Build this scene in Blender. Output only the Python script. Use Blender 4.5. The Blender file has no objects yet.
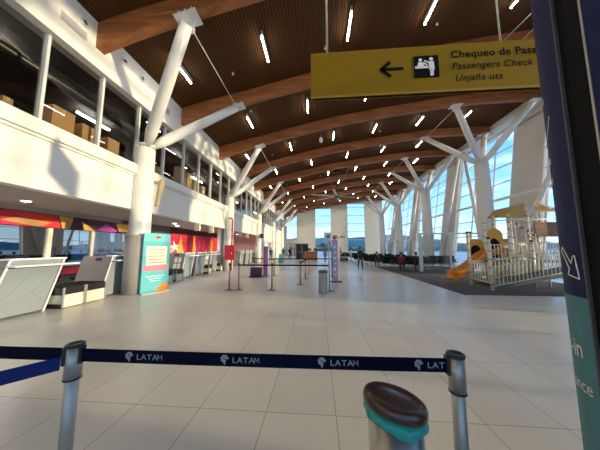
import bpy, bmesh, math, random
from mathutils import Vector, Matrix, Quaternion
random.seed(7)
S = bpy.context.scene
COL = S.collection
PI = math.pi

# ------------------------------------------------------------------ camera
cam_d = bpy.data.cameras.new('camera')
cam = bpy.data.objects.new('camera', cam_d); COL.objects.link(cam)
cam_d.sensor_fit = 'HORIZONTAL'; cam_d.sensor_width = 36.0
cam_d.lens = 36.0*222.3/600.0
cam_d.clip_start = 0.05; cam_d.clip_end = 2000
cam.location = (0, 0, 1.65)
cam.rotation_euler = (PI/2+0.1032, 0, 0.0777)
S.camera = cam

# ------------------------------------------------------------------ world, sun, exposure
w = bpy.data.worlds.new('sky'); S.world = w; w.use_nodes = True
nt = w.node_tree; nt.nodes.clear()
def wn(t, **k):
    n = nt.nodes.new(t)
    for a, b in k.items(): setattr(n, a, b)
    return n
tc = wn('ShaderNodeTexCoord'); sx = wn('ShaderNodeSeparateXYZ')
nt.links.new(tc.outputs['Generated'], sx.inputs[0])
rmp = wn('ShaderNodeValToRGB')
e = rmp.color_ramp.elements
e[0].position = 0.0; e[0].color = (0.66, 0.80, 0.92, 1)
e[1].position = 0.75; e[1].color = (0.08, 0.28, 0.72, 1)
m1 = e.new(0.08); m1.color = (0.38, 0.64, 0.90, 1)
m2 = e.new(0.28); m2.color = (0.155, 0.43, 0.86, 1)
nt.links.new(sx.outputs['Z'], rmp.inputs[0])
mp = wn('ShaderNodeMapping'); mp.inputs['Scale'].default_value = (1.6, 1.6, 7)
nt.links.new(tc.outputs['Generated'], mp.inputs[0])
nz = wn('ShaderNodeTexNoise'); nz.inputs['Scale'].default_value = 2.4; nz.inputs['Detail'].default_value = 6
nt.links.new(mp.outputs[0], nz.inputs[0])
cr = wn('ShaderNodeValToRGB'); cr.color_ramp.elements[0].position = 0.52; cr.color_ramp.elements[1].position = 0.74
cr.color_ramp.elements[1].color = (0.6, 0.6, 0.6, 1)
nt.links.new(nz.outputs[0], cr.inputs[0])
mx = wn('ShaderNodeMixRGB'); mx.inputs[2].default_value = (0.95, 0.95, 0.97, 1)
nt.links.new(cr.outputs[0], mx.inputs[0]); nt.links.new(rmp.outputs[0], mx.inputs[1])
bg = wn('ShaderNodeBackground'); bg.inputs[1].default_value = 1.0
nt.links.new(mx.outputs[0], bg.inputs[0])
wo = wn('ShaderNodeOutputWorld'); nt.links.new(bg.outputs[0], wo.inputs[0])

sun_d = bpy.data.lights.new('sun', 'SUN'); sun_d.energy = 2.6; sun_d.angle = math.radians(1.3)
sun_d.color = (1.0, 0.80, 0.48)
sun = bpy.data.objects.new('sun', sun_d); COL.objects.link(sun)
sun.rotation_euler = Vector((-18.7, 2.7, -2.6)).to_track_quat('-Z', 'Y').to_euler()

S.view_settings.view_transform = 'Standard'; S.view_settings.look = 'None'
S.view_settings.exposure = 1.05; S.view_settings.gamma = 1.0
S.view_settings.use_curve_mapping = False

# ------------------------------------------------------------------ materials
MATS = {}
def mat(name, col, rough=0.5, metal=0.0, spec=0.5, emit=None, es=0, noise=0, nscale=5, bump=0, bscale=40, coat=0):
    if name in MATS: return MATS[name]
    m = bpy.data.materials.new(name); m.use_nodes = True
    t = m.node_tree; b = t.nodes['Principled BSDF']
    c = tuple(col)+(1,) if len(col) == 3 else col
    b.inputs['Base Color'].default_value = c
    b.inputs['Roughness'].default_value = rough
    b.inputs['Metallic'].default_value = metal
    b.inputs['Specular IOR Level'].default_value = spec
    b.inputs['Coat Weight'].default_value = coat
    if emit:
        b.inputs['Emission Color'].default_value = tuple(emit)+(1,)
        b.inputs['Emission Strength'].default_value = es
    tcn = t.nodes.new('ShaderNodeTexCoord')
    if noise:
        n = t.nodes.new('ShaderNodeTexNoise'); n.inputs['Scale'].default_value = nscale; n.inputs['Detail'].default_value = 4
        t.links.new(tcn.outputs['Object'], n.inputs[0])
        mi = t.nodes.new('ShaderNodeMixRGB'); mi.blend_type = 'MULTIPLY'; mi.inputs[0].default_value = noise
        mi.inputs[1].default_value = c
        r = t.nodes.new('ShaderNodeValToRGB'); r.color_ramp.elements[0].position = .3; r.color_ramp.elements[1].position = .7
        r.color_ramp.elements[0].color = (.45, .45, .45, 1)
        t.links.new(n.outputs[0], r.inputs[0]); t.links.new(r.outputs[0], mi.inputs[2])
        t.links.new(mi.outputs[0], b.inputs['Base Color'])
    if bump:
        n2 = t.nodes.new('ShaderNodeTexNoise'); n2.inputs['Scale'].default_value = bscale
        t.links.new(tcn.outputs['Object'], n2.inputs[0])
        bp = t.nodes.new('ShaderNodeBump'); bp.inputs['Strength'].default_value = bump
        t.links.new(n2.outputs[0], bp.inputs['Height']); t.links.new(bp.outputs[0], b.inputs['Normal'])
    MATS[name] = m
    return m

def wood_mat(name, c1, c2, scale, stretch, rough=0.5):
    m = bpy.data.materials.new(name); m.use_nodes = True; t = m.node_tree; b = t.nodes['Principled BSDF']
    tcn = t.nodes.new('ShaderNodeTexCoord'); mpn = t.nodes.new('ShaderNodeMapping'); mpn.inputs['Scale'].default_value = stretch
    n = t.nodes.new('ShaderNodeTexNoise'); n.inputs['Scale'].default_value = scale; n.inputs['Detail'].default_value = 5; n.inputs['Distortion'].default_value = .6
    r = t.nodes.new('ShaderNodeValToRGB'); r.color_ramp.elements[0].position = .35; r.color_ramp.elements[1].position = .68
    r.color_ramp.elements[0].color = c1+(1,); r.color_ramp.elements[1].color = c2+(1,)
    t.links.new(tcn.outputs['Object'], mpn.inputs[0]); t.links.new(mpn.outputs[0], n.inputs[0])
    t.links.new(n.outputs[0], r.inputs[0]); t.links.new(r.outputs[0], b.inputs['Base Color'])
    b.inputs['Roughness'].default_value = rough
    return m

def slat_mat():
    m = bpy.data.materials.new('slatted timber ceiling'); m.use_nodes = True; t = m.node_tree; b = t.nodes['Principled BSDF']
    tcn = t.nodes.new('ShaderNodeTexCoord')
    wv = t.nodes.new('ShaderNodeTexWave'); wv.wave_type = 'BANDS'; wv.bands_direction = 'X'
    wv.inputs['Scale'].default_value = 2.7; wv.inputs['Distortion'].default_value = 0
    t.links.new(tcn.outputs['Object'], wv.inputs[0])
    r = t.nodes.new('ShaderNodeValToRGB'); r.color_ramp.elements[0].position = .25; r.color_ramp.elements[1].position = .45
    r.color_ramp.elements[0].color = (.055, .021, .006, 1); r.color_ramp.elements[1].color = (.105, .044, .014, 1)
    t.links.new(wv.outputs['Color'], r.inputs[0])
    t.links.new(r.outputs[0], b.inputs['Base Color']); b.inputs['Roughness'].default_value = .75; b.inputs['Specular IOR Level'].default_value = .15
    bp = t.nodes.new('ShaderNodeBump'); bp.inputs['Strength'].default_value = .35; bp.inputs['Distance'].default_value = .02
    t.links.new(wv.outputs['Fac'], bp.inputs['Height']); t.links.new(bp.outputs[0], b.inputs['Normal'])
    return m

def floor_mat():
    m = bpy.data.materials.new('large grey floor tiles'); m.use_nodes = True; t = m.node_tree; b = t.nodes['Principled BSDF']
    tcn = t.nodes.new('ShaderNodeTexCoord'); mpn = t.nodes.new('ShaderNodeMapping')
    mpn.inputs['Location'].default_value = (-0.17+70, -2.4+123, 0)
    br = t.nodes.new('ShaderNodeTexBrick'); br.offset = 0; br.squash = 1
    br.inputs['Scale'].default_value = 1; br.inputs['Brick Width'].default_value = .7; br.inputs['Row Height'].default_value = 1.23
    br.inputs['Mortar Size'].default_value = .004; br.inputs['Mortar Smooth'].default_value = .1
    br.inputs['Color1'].default_value = (.60, .57, .525, 1); br.inputs['Color2'].default_value = (.55, .525, .485, 1)
    br.inputs['Mortar'].default_value = (.22, .21, .19, 1); br.inputs['Bias'].default_value = 0
    t.links.new(tcn.outputs['Object'], mpn.inputs[0]); t.links.new(mpn.outputs[0], br.inputs[0])
    n = t.nodes.new('ShaderNodeTexNoise'); n.inputs['Scale'].default_value = 1.3; n.inputs['Detail'].default_value = 6
    t.links.new(tcn.outputs['Object'], n.inputs[0])
    mr = t.nodes.new('ShaderNodeMapRange'); mr.inputs[1].default_value = .3; mr.inputs[2].default_value = .7
    mr.inputs[3].default_value = .95; mr.inputs[4].default_value = 1.03
    t.links.new(n.outputs[0], mr.inputs[0])
    mi = t.nodes.new('ShaderNodeMixRGB'); mi.blend_type = 'MULTIPLY'; mi.inputs[0].default_value = 1
    t.links.new(br.outputs[0], mi.inputs[1]); t.links.new(mr.outputs[0], mi.inputs[2])
    t.links.new(mi.outputs[0], b.inputs['Base Color'])
    mr2 = t.nodes.new('ShaderNodeMapRange'); mr2.inputs[3].default_value = .27; mr2.inputs[4].default_value = .31
    t.links.new(n.outputs[0], mr2.inputs[0]); t.links.new(mr2.outputs[0], b.inputs['Roughness'])
    bp = t.nodes.new('ShaderNodeBump'); bp.invert = True; bp.inputs['Strength'].default_value = .3; bp.inputs['Distance'].default_value = .004
    t.links.new(br.outputs['Fac'], bp.inputs['Height']); t.links.new(bp.outputs[0], b.inputs['Normal'])
    return m

def glass_mat(name, tint, f0=.04, gl=(1, 1, 1)):
    # thin pane: see-through tint plus a mirror share that rises towards grazing angles on both sides
    m = bpy.data.materials.new(name); m.use_nodes = True; t = m.node_tree; t.nodes.clear()
    o = t.nodes.new('ShaderNodeOutputMaterial'); a = t.nodes.new('ShaderNodeBsdfTransparent'); a.inputs[0].default_value = tint+(1,)
    g = t.nodes.new('ShaderNodeBsdfGlossy'); g.inputs['Roughness'].default_value = 0.01; g.inputs[0].default_value = gl+(1,)
    lw = t.nodes.new('ShaderNodeLayerWeight'); lw.inputs[0].default_value = .5
    pw = t.nodes.new('ShaderNodeMath'); pw.operation = 'POWER'; pw.inputs[1].default_value = 4.5
    mr = t.nodes.new('ShaderNodeMapRange'); mr.inputs[3].default_value = f0; mr.inputs[4].default_value = .95
    mxn = t.nodes.new('ShaderNodeMixShader')
    t.links.new(lw.outputs['Facing'], pw.inputs[0]); t.links.new(pw.outputs[0], mr.inputs[0])
    t.links.new(mr.outputs[0], mxn.inputs[0]); t.links.new(a.outputs[0], mxn.inputs[1]); t.links.new(g.outputs[0], mxn.inputs[2])
    t.links.new(mxn.outputs[0], o.inputs[0])
    return m

def mural_mat(name, cols, scale):
    # geometric colour facets: voronoi cells, colour picked from a palette
    m = bpy.data.materials.new(name); m.use_nodes = True; t = m.node_tree; b = t.nodes['Principled BSDF']
    tcn = t.nodes.new('ShaderNodeTexCoord'); mpn = t.nodes.new('ShaderNodeMapping')
    mpn.inputs['Scale'].default_value = scale; mpn.inputs['Rotation'].default_value = (.5, 0, 0)
    v = t.nodes.new('ShaderNodeTexVoronoi'); v.distance = 'MANHATTAN'; v.inputs['Scale'].default_value = 1
    t.links.new(tcn.outputs['Object'], mpn.inputs[0]); t.links.new(mpn.outputs[0], v.inputs[0])
    sp = t.nodes.new('ShaderNodeSeparateColor'); t.links.new(v.outputs['Color'], sp.inputs[0])
    r = t.nodes.new('ShaderNodeValToRGB'); r.color_ramp.interpolation = 'CONSTANT'
    el = r.color_ramp.elements
    while len(el) < len(cols): el.new(.5)
    for i, c in enumerate(cols):
        el[i].position = i/len(cols); el[i].color = c+(1,)
    t.links.new(sp.outputs[0], r.inputs[0]); t.links.new(r.outputs[0], b.inputs['Base Color'])
    b.inputs['Roughness'].default_value = .6
    return m

M = dict(
    white=mat('white painted wall', (.80, .78, .73), .55, noise=.05, nscale=1.2),
    steelw=mat('white painted steel', (.80, .79, .75), .35),
    frame=mat('pale aluminium frame', (.66, .67, .66), .4, .1),
    soffit=mat('grey plaster soffit', (.40, .37, .34), .7),
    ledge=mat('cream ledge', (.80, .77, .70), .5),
    pier=mat('off white cladding panel', (.66, .63, .58), .6, noise=.06, nscale=.7),
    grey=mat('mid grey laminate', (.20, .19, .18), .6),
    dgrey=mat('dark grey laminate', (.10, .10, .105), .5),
    lgrey=mat('pale grey laminate', (.25, .285, .315), .5),
    desktop=mat('white counter top', (.80, .82, .82), .35),
    black=mat('black rubber', (.010, .010, .011), .7, spec=.15),
    blackp=mat('black plastic', (.018, .018, .02), .35),
    steel=mat('brushed stainless steel', (.50, .49, .46), .5, .75, noise=.1, nscale=3),
    dsteel=mat('grey steel', (.32, .32, .33), .4, .8),
    belt=mat('navy belt webbing', (.003, .004, .020), .85, spec=.12),
    beltb=mat('royal blue belt webbing', (.010, .026, .15), .75, spec=.2),
    lett=mat('pale grey print', (.34, .35, .38), .7),
    cream=mat('cream laminate', (.80, .74, .58), .5),
    brown=mat('brown plastic lid', (.060, .026, .018), .28, coat=.3),
    brownd=mat('brown plastic bowl', (.072, .034, .022), .25, coat=.3),
    bag=mat('teal plastic bag', (.02, .36, .29), .3, bump=.5, bscale=25),
    yellow=mat('mustard sign face', (.25, .145, .008), .8, spec=.15),
    yellowd=mat('mustard sign edge', (.30, .18, .012), .6),
    ink=mat('black sign print', (.006, .006, .006), .8, spec=.08),
    wpaint=mat('white print', (.82, .82, .80), .6),
    navy=mat('navy totem skin', (.012, .018, .085), .6, spec=.25),
    teal=mat('teal totem skin', (.09, .25, .29), .6, spec=.25),
    cyan=mat('cyan poster', (.10, .47, .55), .55),
    cyanl=mat('pale aqua poster', (.16, .56, .62), .55),
    pink=mat('pink poster bar', (.78, .20, .28), .5),
    paper=mat('cream paper', (.80, .78, .62), .6),
    orange=mat('orange plastic', (.80, .27, .03), .35),
    red=mat('red painted steel', (.45, .02, .025), .35),
    crimson=mat('crimson panel', (.55, .02, .05), .5),
    maroon=mat('dark maroon panel', (.055, .01, .018), .5),
    gold=mat('ochre panel', (.62, .36, .07), .5),
    magenta=mat('magenta panel', (.42, .03, .22), .5),
    purple=mat('dark purple plastic', (.05, .018, .06), .45),
    lilac=mat('lilac banner', (.20, .155, .36), .6),
    playc=mat('cream playground steel', (.80, .76, .62), .4),
    playy=mat('yellow playground plastic', (.52, .29, .025), .45),
    goldb=mat('brass collar', (.42, .26, .05), .4, .3),
    mat_=mat('dark grey rubber mat', (.075, .077, .08), .85, noise=.2, nscale=3),
    card=mat('brown cardboard', (.62, .37, .19), .8, noise=.1),
    cardp=mat('pale cardboard', (.80, .62, .40), .8, noise=.1),
    seat=mat('black seat vinyl', (.010, .010, .011), .55, spec=.2),
    skin=mat('skin', (.45, .26, .17), .6),
    hair=mat('dark hair', (.02, .014, .01), .7),
    woodk=mat('warm brown counter', (.28, .12, .055), .5, noise=.2),
    tube=mat('lit tube diffuser', (1, 1, 1), .5, emit=(1, .95, .86), es=26),
    spot=mat('lit downlight', (1, 1, 1), .5, emit=(1, .96, .90), es=5),
    leaf=mat('dark green leaves', (.03, .09, .03), .6, noise=.3),
    green=mat('bright green plastic', (.05, .50, .32), .5),
    hill=mat('hazy blue green hillside', (.035, .15, .17), .9, noise=.35, nscale=.12),
    apron=mat('pale concrete apron', (.55, .55, .54), .8, noise=.1, nscale=.2),
    carpaint=mat('dark tree mass', (.02, .05, .035), .9, noise=.4, nscale=.6),
    pinkw=mat('dusty pink wall', (.74, .46, .41), .6),
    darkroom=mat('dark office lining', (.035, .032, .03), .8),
    officef=mat('dark office carpet', (.05, .05, .05), .9),
    aluc=mat('aluminium ring', (.7, .7, .68), .35, .3),
    grille=mat('grey air grille', (.45, .43, .45), .6),
    sleeve=mat('warm grey sleeve', (.36, .34, .31), .6),
    steeld=mat('satin bin steel', (.46, .44, .41), .33, 1.0, noise=.1, nscale=3),
    coolw=mat('cool white plastic', (.72, .76, .80), .4),
)
M['ceil'] = slat_mat()
M['floor'] = floor_mat()
M['beam'] = wood_mat('laminated timber', (.27, .085, .022), (.48, .18, .055), 1.3, (.5, 3, 5), .5)
M['boardw'] = wood_mat('brown timber board', (.22, .10, .04), (.34, .17, .07), 2, (1, 1, 4), .5)
M['glass'] = glass_mat('clear glazing', (.92, .96, .97), .03)
M['glassd'] = glass_mat('dark gallery glazing', (.80, .80, .77), .035)
M['glassb'] = glass_mat('shop glazing', (.35, .38, .42), .28)
M['mural'] = mural_mat('red orange purple facets', [(.60, .01, .05), (.80, .05, .12), (.62, .34, .05), (.80, .03, .25), (.12, .03, .10), (.70, .06, .02), (.85, .45, .06), (.45, .02, .12)], (1, .9, .62))

M['hotpink'] = mat('hot pink panel', (.80, .03, .20), .5)
M['scarlet'] = mat('scarlet panel', (.75, .03, .04), .5); M['amber'] = mat('amber panel', (.85, .40, .04), .5); M['violet'] = mat('violet panel', (.20, .06, .22), .5)
M['tan'] = mat('tan panel', (.45, .27, .09), .5)

# ------------------------------------------------------------------ mesh helpers
class MB:
    def __init__(s): s.v = []; s.f = []; s.sm = []; s.mi = []
    def add(s, vs, fs, smooth=False, mi=0):
        o = len(s.v); s.v += [tuple(v) for v in vs]
        for f in fs: s.f.append(tuple(o+i for i in f)); s.sm.append(smooth); s.mi.append(mi)
        return s
    def box(s, x0, x1, y0, y1, z0, z1, mi=0, m=None):
        vs = [Vector((x, y, z)) for z in (z0, z1) for y in (y0, y1) for x in (x0, x1)]
        if m is not None: vs = [m @ v for v in vs]
        return s.add(vs, [(0, 2, 3, 1), (4, 5, 7, 6), (0, 1, 5, 4), (2, 6, 7, 3), (0, 4, 6, 2), (1, 3, 7, 5)], False, mi)
    def bar(s, a, b, wd, hg, mi=0, up=(0, 0, 1)):
        a, b = Vector(a), Vector(b); d = (b-a); L = d.length; d.normalize()
        u = Vector(up)
        if abs(d.dot(u)) > .98: u = Vector((0, 1, 0))
        r = d.cross(u).normalized(); u2 = r.cross(d).normalized()
        vs = []
        for p in (a, b):
            for i, j in ((-1, -1), (1, -1), (1, 1), (-1, 1)): vs.append(p + r*wd/2*i + u2*hg/2*j)
        return s.add(vs, [(3, 2, 1, 0), (4, 5, 6, 7), (0, 1, 5, 4), (1, 2, 6, 5), (2, 3, 7, 6), (3, 0, 4, 7)], False, mi)
    def tube(s, pts, r, n=14, cap=True, mi=0, sy=1.0):
        pts = [Vector(p) for p in pts]; rs = r if isinstance(r, (list, tuple)) else [r]*len(pts)
        o = []; vs = []
        prev = None
        for i, p in enumerate(pts):
            if i == 0: d = pts[1]-p
            elif i == len(pts)-1: d = p-pts[i-1]
            else: d = (pts[i+1]-p).normalized()+(p-pts[i-1]).normalized()
            d.normalize()
            if prev is None:
                u = Vector((0, 0, 1)) if abs(d.z) < .95 else Vector((1, 0, 0))
            else: u = prev
            a = d.cross(u).normalized(); b = a.cross(d).normalized(); prev = b
            for k in range(n):
                t = 2*PI*k/n; vs.append(p + a*math.cos(t)*rs[i] + b*math.sin(t)*rs[i]*sy)
        fs = []
        for i in range(len(pts)-1):
            for k in range(n):
                fs.append((i*n+k, i*n+(k+1) % n, (i+1)*n+(k+1) % n, (i+1)*n+k))
        s.add(vs, fs, True, mi)
        if cap:
            o = len(s.v)-len(vs)
            s.f.append(tuple(o+k for k in reversed(range(n)))); s.sm.append(False); s.mi.append(mi)
            s.f.append(tuple(o+(len(pts)-1)*n+k for k in range(n))); s.sm.append(False); s.mi.append(mi)
        return s
    def lathe(s, prof, n=32, c=(0, 0, 0), m=None, mi=0, smooth=True):
        vs = []
        for r, z in prof:
            for k in range(n):
                t = 2*PI*k/n; v = Vector((r*math.cos(t), r*math.sin(t), z))
                if m is not None: v = m @ v
                vs.append(v+Vector(c))
        fs = []
        for i in range(len(prof)-1):
            for k in range(n):
                fs.append((i*n+k, i*n+(k+1) % n, (i+1)*n+(k+1) % n, (i+1)*n+k))
        o = len(s.v); s.add(vs, fs, smooth, mi)
        if prof[0][0] > 1e-4: s.f.append(tuple(o+k for k in reversed(range(n)))); s.sm.append(False); s.mi.append(mi)
        if prof[-1][0] > 1e-4: s.f.append(tuple(o+(len(prof)-1)*n+k for k in range(n))); s.sm.append(False); s.mi.append(mi)
        return s
    def prism(s, poly, fn, d0, d1, mi=0):
        # poly of 2D points, fn(u, v, d) -> 3D
        n = len(poly); vs = [fn(u, v, d0) for u, v in poly]+[fn(u, v, d1) for u, v in poly]
        fs = [tuple(reversed(range(n))), tuple(range(n, 2*n))]+[(i, (i+1) % n, n+(i+1) % n, n+i) for i in range(n)]
        return s.add(vs, fs, False, mi)
    def build(s, name, mt, parent=None, bevel=0, loc=None):
        me = bpy.data.meshes.new(name)
        me.from_pydata([tuple(v) for v in s.v], [], s.f)
        for i, p in enumerate(me.polygons): p.use_smooth = s.sm[i]; p.material_index = s.mi[i]
        for x in (mt if isinstance(mt, (list, tuple)) else [mt]): me.materials.append(x)
        bm = bmesh.new(); bm.from_mesh(me); bmesh.ops.recalc_face_normals(bm, faces=bm.faces)
        if bevel:
            ed = [ed for ed in bm.edges if len(ed.link_faces) == 2 and ed.calc_face_angle(0) > .6]
            bmesh.ops.bevel(bm, geom=ed, offset=bevel, segments=2, affect='EDGES', profile=.5)
        bm.to_mesh(me); bm.free(); me.update()
        o = bpy.data.objects.new(name, me); COL.objects.link(o)
        if loc is not None:
            o.location = loc
        if parent is not None: o.parent = parent
        return o

def tag(o, label=None, cat=None, group=None, kind=None):
    if label: o['label'] = label
    if cat: o['category'] = cat
    if group: o['group'] = group
    if kind: o['kind'] = kind
    return o
def thing(name, label, cat, loc=(0, 0, 0), rz=0, group=None):
    o = bpy.data.objects.new(name, None); COL.objects.link(o); o.empty_display_size = .2
    o.location = loc; o.rotation_euler = (0, 0, rz)
    return tag(o, label, cat, group)
def struct(o): o['kind'] = 'structure'; return o
def kids(o): return [c for c in bpy.data.objects if c.parent == o]
def copy_tree(o, loc=None, rz=None, label=None, parent=None):
    c = o.copy(); COL.objects.link(c)
    if parent is not None: c.parent = parent
    if loc is not None: c.location = loc
    if rz is not None: c.rotation_euler = (0, 0, rz)
    if label: c['label'] = label
    for ch in kids(o): copy_tree(ch, parent=c)
    return c
ORD = ['nearest', 'second', 'third', 'fourth', 'fifth', 'sixth', 'seventh', 'eighth', 'ninth', 'tenth', 'eleventh', 'twelfth']

def text_mesh(txt, size, offset=0.0, shear=0.0, spacing=1.0, align='LEFT', extrude=.001):
    cu = bpy.data.curves.new('txt', 'FONT'); cu.body = txt; cu.size = size; cu.offset = offset; cu.shear = shear
    cu.space_character = spacing; cu.align_x = align; cu.extrude = extrude; cu.resolution_u = 3
    o = bpy.data.objects.new('txt', cu); COL.objects.link(o)
    dg = bpy.context.evaluated_depsgraph_get(); dg.update()
    me = bpy.data.meshes.new_from_object(o.evaluated_get(dg))
    vs = [v.co.copy() for v in me.vertices]; fs = [tuple(p.vertices) for p in me.polygons]
    bpy.data.objects.remove(o); bpy.data.curves.remove(cu); bpy.data.meshes.remove(me)
    return vs, fs
def add_text(mb, txt, size, fn, mi=0, **k):
    vs, fs = text_mesh(txt, size, **k)
    mb.add([fn(v.x, v.y, v.z) for v in vs], fs, False, mi)

# ------------------------------------------------------------------ dimensions
XW = -6.85
XU = -6.65                             # face of the band under the roof
BEAMS = [5.78+4.245*k for k in range(-4, 10)]
YN, YF = -14.0, 45.0
CP = [(-9, 6.5), (XW, 7.62), (-3.9, 8.55), (-.8, 9.3), (2, 9.87), (6.45, 10.5), (9, 10.8), (11.5, 10.92), (15.2, 10.93), (18, 10.9)]
def zb(x):
    for i in range(1, len(CP)-2):
        if x <= CP[i+1][0] or i == len(CP)-3:
            p0, p1, p2, p3 = CP[i-1], CP[i], CP[i+1], CP[i+2]
            t = (x-p1[0])/(p2[0]-p1[0]); h = p2[0]-p1[0]
            m1 = (p2[1]-p0[1])/(p2[0]-p0[0]); m2 = (p3[1]-p1[1])/(p3[0]-p1[0])
            return ((2*t**3-3*t*t+1)*p1[1]+(t**3-2*t*t+t)*m1*h+(-2*t**3+3*t*t)*p2[1]+(t**3-t*t)*m2*h)
def zc(x):
    d = .62 + .23*max(0, min(1, (-3.5-x)/3.3))
    return zb(x)+d
XR0, XR1, ZR = 13.0, 14.7, 11.2       # leaning glazed wall: foot, head
def xr(z): return XR0+(XR1-XR0)*z/ZR

# ------------------------------------------------------------------ floor, ceiling
b = MB().box(-16, XR0+.4, YN, YF+.3, -.12, 0); struct(b.build('floor', M['floor']))
b = MB()
xs = [XW-.05+i*(15.3-XW)/44 for i in range(45)]
vs = []; fs = []
for x in xs:
    for y, dz in ((YN, 0), (YF+.2, 0), (YF+.2, .25), (YN, .25)): vs.append((x, y, zc(x)+dz))
for i in range(44):
    for k in range(4): fs.append((i*4+k, i*4+(k+1) % 4, i*4+4+(k+1) % 4, i*4+4+k))
fs += [(0, 1, 2, 3), (176+3, 176+2, 176+1, 176)]
b.add(vs, fs); struct(b.build('ceiling', M['ceil']))

# outside ground
o = struct(MB().box(-300, 400, -200, 500, -.6, -.15).build('trim_1', M['apron']))

# ------------------------------------------------------------------ left wall
YR = 25.0                              # the check-in recess ends here
b = MB()
b.box(XW-.3, XU, YN, YF, 7.12, 8.6)                       # band under the roof
b.box(XW-.3, XW, YN, YF, 3.09, 4.43)                     # fascia
b.box(XW-.3, XW, YR, 27.2, 0, 3.09); b.box(XW-.3, XW, 28.6, 31.0, 0, 3.09)
b.box(XW-.3, XW, 32.6, YF, 0, 3.09)
b.box(XW-.3, XW, 27.2, 28.6, 2.4, 3.09); b.box(XW-.3, XW, 31, 32.6, 2.4, 3.09)
struct(b.build('wall_left', M['white']))
b = MB().box(XW-.3, XW+.14, YN, YF, 4.43, 4.77)
b.box(XW-.02, XW+.06, YN, YF, 4.36, 4.43); struct(b.build('trim_2', M['ledge']))
b = MB().box(XW-.1, XW+.03, YN, YF, 7.13, 7.2); b.box(XW-.1, XW+.03, YN, YF, 4.77, 4.83)
k = -9
ys = []
k = -12
while 4.68+1.475*k < YF-.5: ys.append(4.68+1.475*k); k += 1
for y in ys: b.box(XW-.1, XW+.04, y-.035, y+.035, 4.8, 7.15)
struct(b.build('window_1', M['frame']))
struct(MB().box(XW-.06, XW-.045, YN, YF, 4.8, 7.18).build('window_2', M['glassd']))
# gallery office behind the glass
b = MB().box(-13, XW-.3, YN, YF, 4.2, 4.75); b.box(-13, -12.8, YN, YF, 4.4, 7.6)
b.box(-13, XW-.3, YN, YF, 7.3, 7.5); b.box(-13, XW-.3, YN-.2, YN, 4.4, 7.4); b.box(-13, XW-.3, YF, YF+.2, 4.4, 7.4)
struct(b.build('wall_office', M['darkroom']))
for i in range(9):
    y = 4.2+i*4.2
    tl = MB().box(-.03, .03, -.7, .7, -.03, .03).build('office_strip_light', M['tube'], loc=(-9.6 if i % 2 else -8.6, y, 7.1))
    tag(tl, 'thin lit strip light on the office ceiling behind the %s gallery panes along' % ORD[i], 'light', 'strip lights behind the gallery glass')
# dark office duct work
for i, x in enumerate((-8.0, -10.6)):
    dct = MB().tube([(x, YN+.3, 6.75), (x, YF-.3, 6.75)], .16).build('air_duct', M['blackp'])
    tag(dct, ['dark round air duct close behind the gallery glass', 'dark round air duct deep inside the gallery office'][i], 'duct', 'ducts in the gallery office')

# recess below
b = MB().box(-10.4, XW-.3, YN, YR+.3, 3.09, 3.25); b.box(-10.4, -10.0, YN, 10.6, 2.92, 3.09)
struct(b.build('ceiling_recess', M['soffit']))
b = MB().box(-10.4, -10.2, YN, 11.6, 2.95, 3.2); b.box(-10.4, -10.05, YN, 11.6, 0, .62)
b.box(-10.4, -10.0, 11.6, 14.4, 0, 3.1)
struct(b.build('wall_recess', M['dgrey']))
b = MB()
for y in (-1.2, 1.0, 3.2, 5.15, 5.5, 7.6, 9.2, 11.0): b.box(-10.1, -10.0, y-.07, y+.07, .9, 2.4)
b.box(-10.1, -10.0, YN, 11.6, .88, .95); struct(b.build('window_3', M['cream']))
struct(MB().box(-10.09, -10.07, YN, 11.6, .9, 2.4).build('window_4', M['glassb']))
struct(MB().box(-14, -13.8, YN, 11.6, 0, 3).build('wall_back', M['pier']))
# coloured fascia band over the shop glazing and the strip under it
t = thing('patterned_fascia', 'dark maroon fascia with red, ochre and magenta facets above the shop glazing', 'sign', (-10.0, 4, 2.39))
MB().box(-.06, 0, -13, 7.5, 0, .52).build('backing_board', M['maroon'], t)
FN = [0]
def fac(name, pts, m, par, x=.012):
    FN[0] += 1; x = .008+.003*FN[0]
    return MB().prism(pts, lambda u, v, d: (d, u, v), .0, x, 0).build(name, M[m], par)
for i, (pts, m) in enumerate([
    ([(2.3, .50), (3.75, .50), (3.9, .03), (3.3, .03)], 'scarlet'), ([(1.0, .10), (2.3, .50), (3.1, .03), (1.5, .03)], 'crimson'),
    ([(2.2, .16), (3.2, .03), (3.6, .20), (2.6, .30)], 'tan'), ([(3.80, .5), (4.32, .5), (4.22, .02), (3.95, .02)], 'gold'),
    ([(4.62, .40), (4.78, .02), (5.25, .02)], 'gold'), ([(5.3, .05), (5.75, .40), (6.35, .12), (6.3, .03)], 'magenta'),
    ([(6.25, .48), (7.1, .48), (7.2, .08), (6.45, .08)], 'gold'), ([(7.15, .46), (7.45, .46), (7.4, .05)], 'tan')]):
    fac('colour_facet', pts, m, t)
t = thing('patterned_counter_front', 'red, magenta and ochre faceted strip along the counter under the shop glazing', 'counter', (-9.95, 5.5, .0))
MB().box(-.1, 0, -9, 5.0, .62, .9).build('counter_front', M['crimson'], t)
for pts, m in (([(3.2, .62), (3.75, .62), (3.5, .88)], 'gold'), ([(3.8, .62), (4.3, .9), (4.5, .62)], 'magenta'), ([(1.2, .62), (2.3, .62), (1.7, .9)], 'gold')):
    fac('colour_facet', pts, m, t)
MB().box(-.14, .02, -9, 5.0, .9, .94).build('counter_edge', M['blackp'], t)
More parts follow.
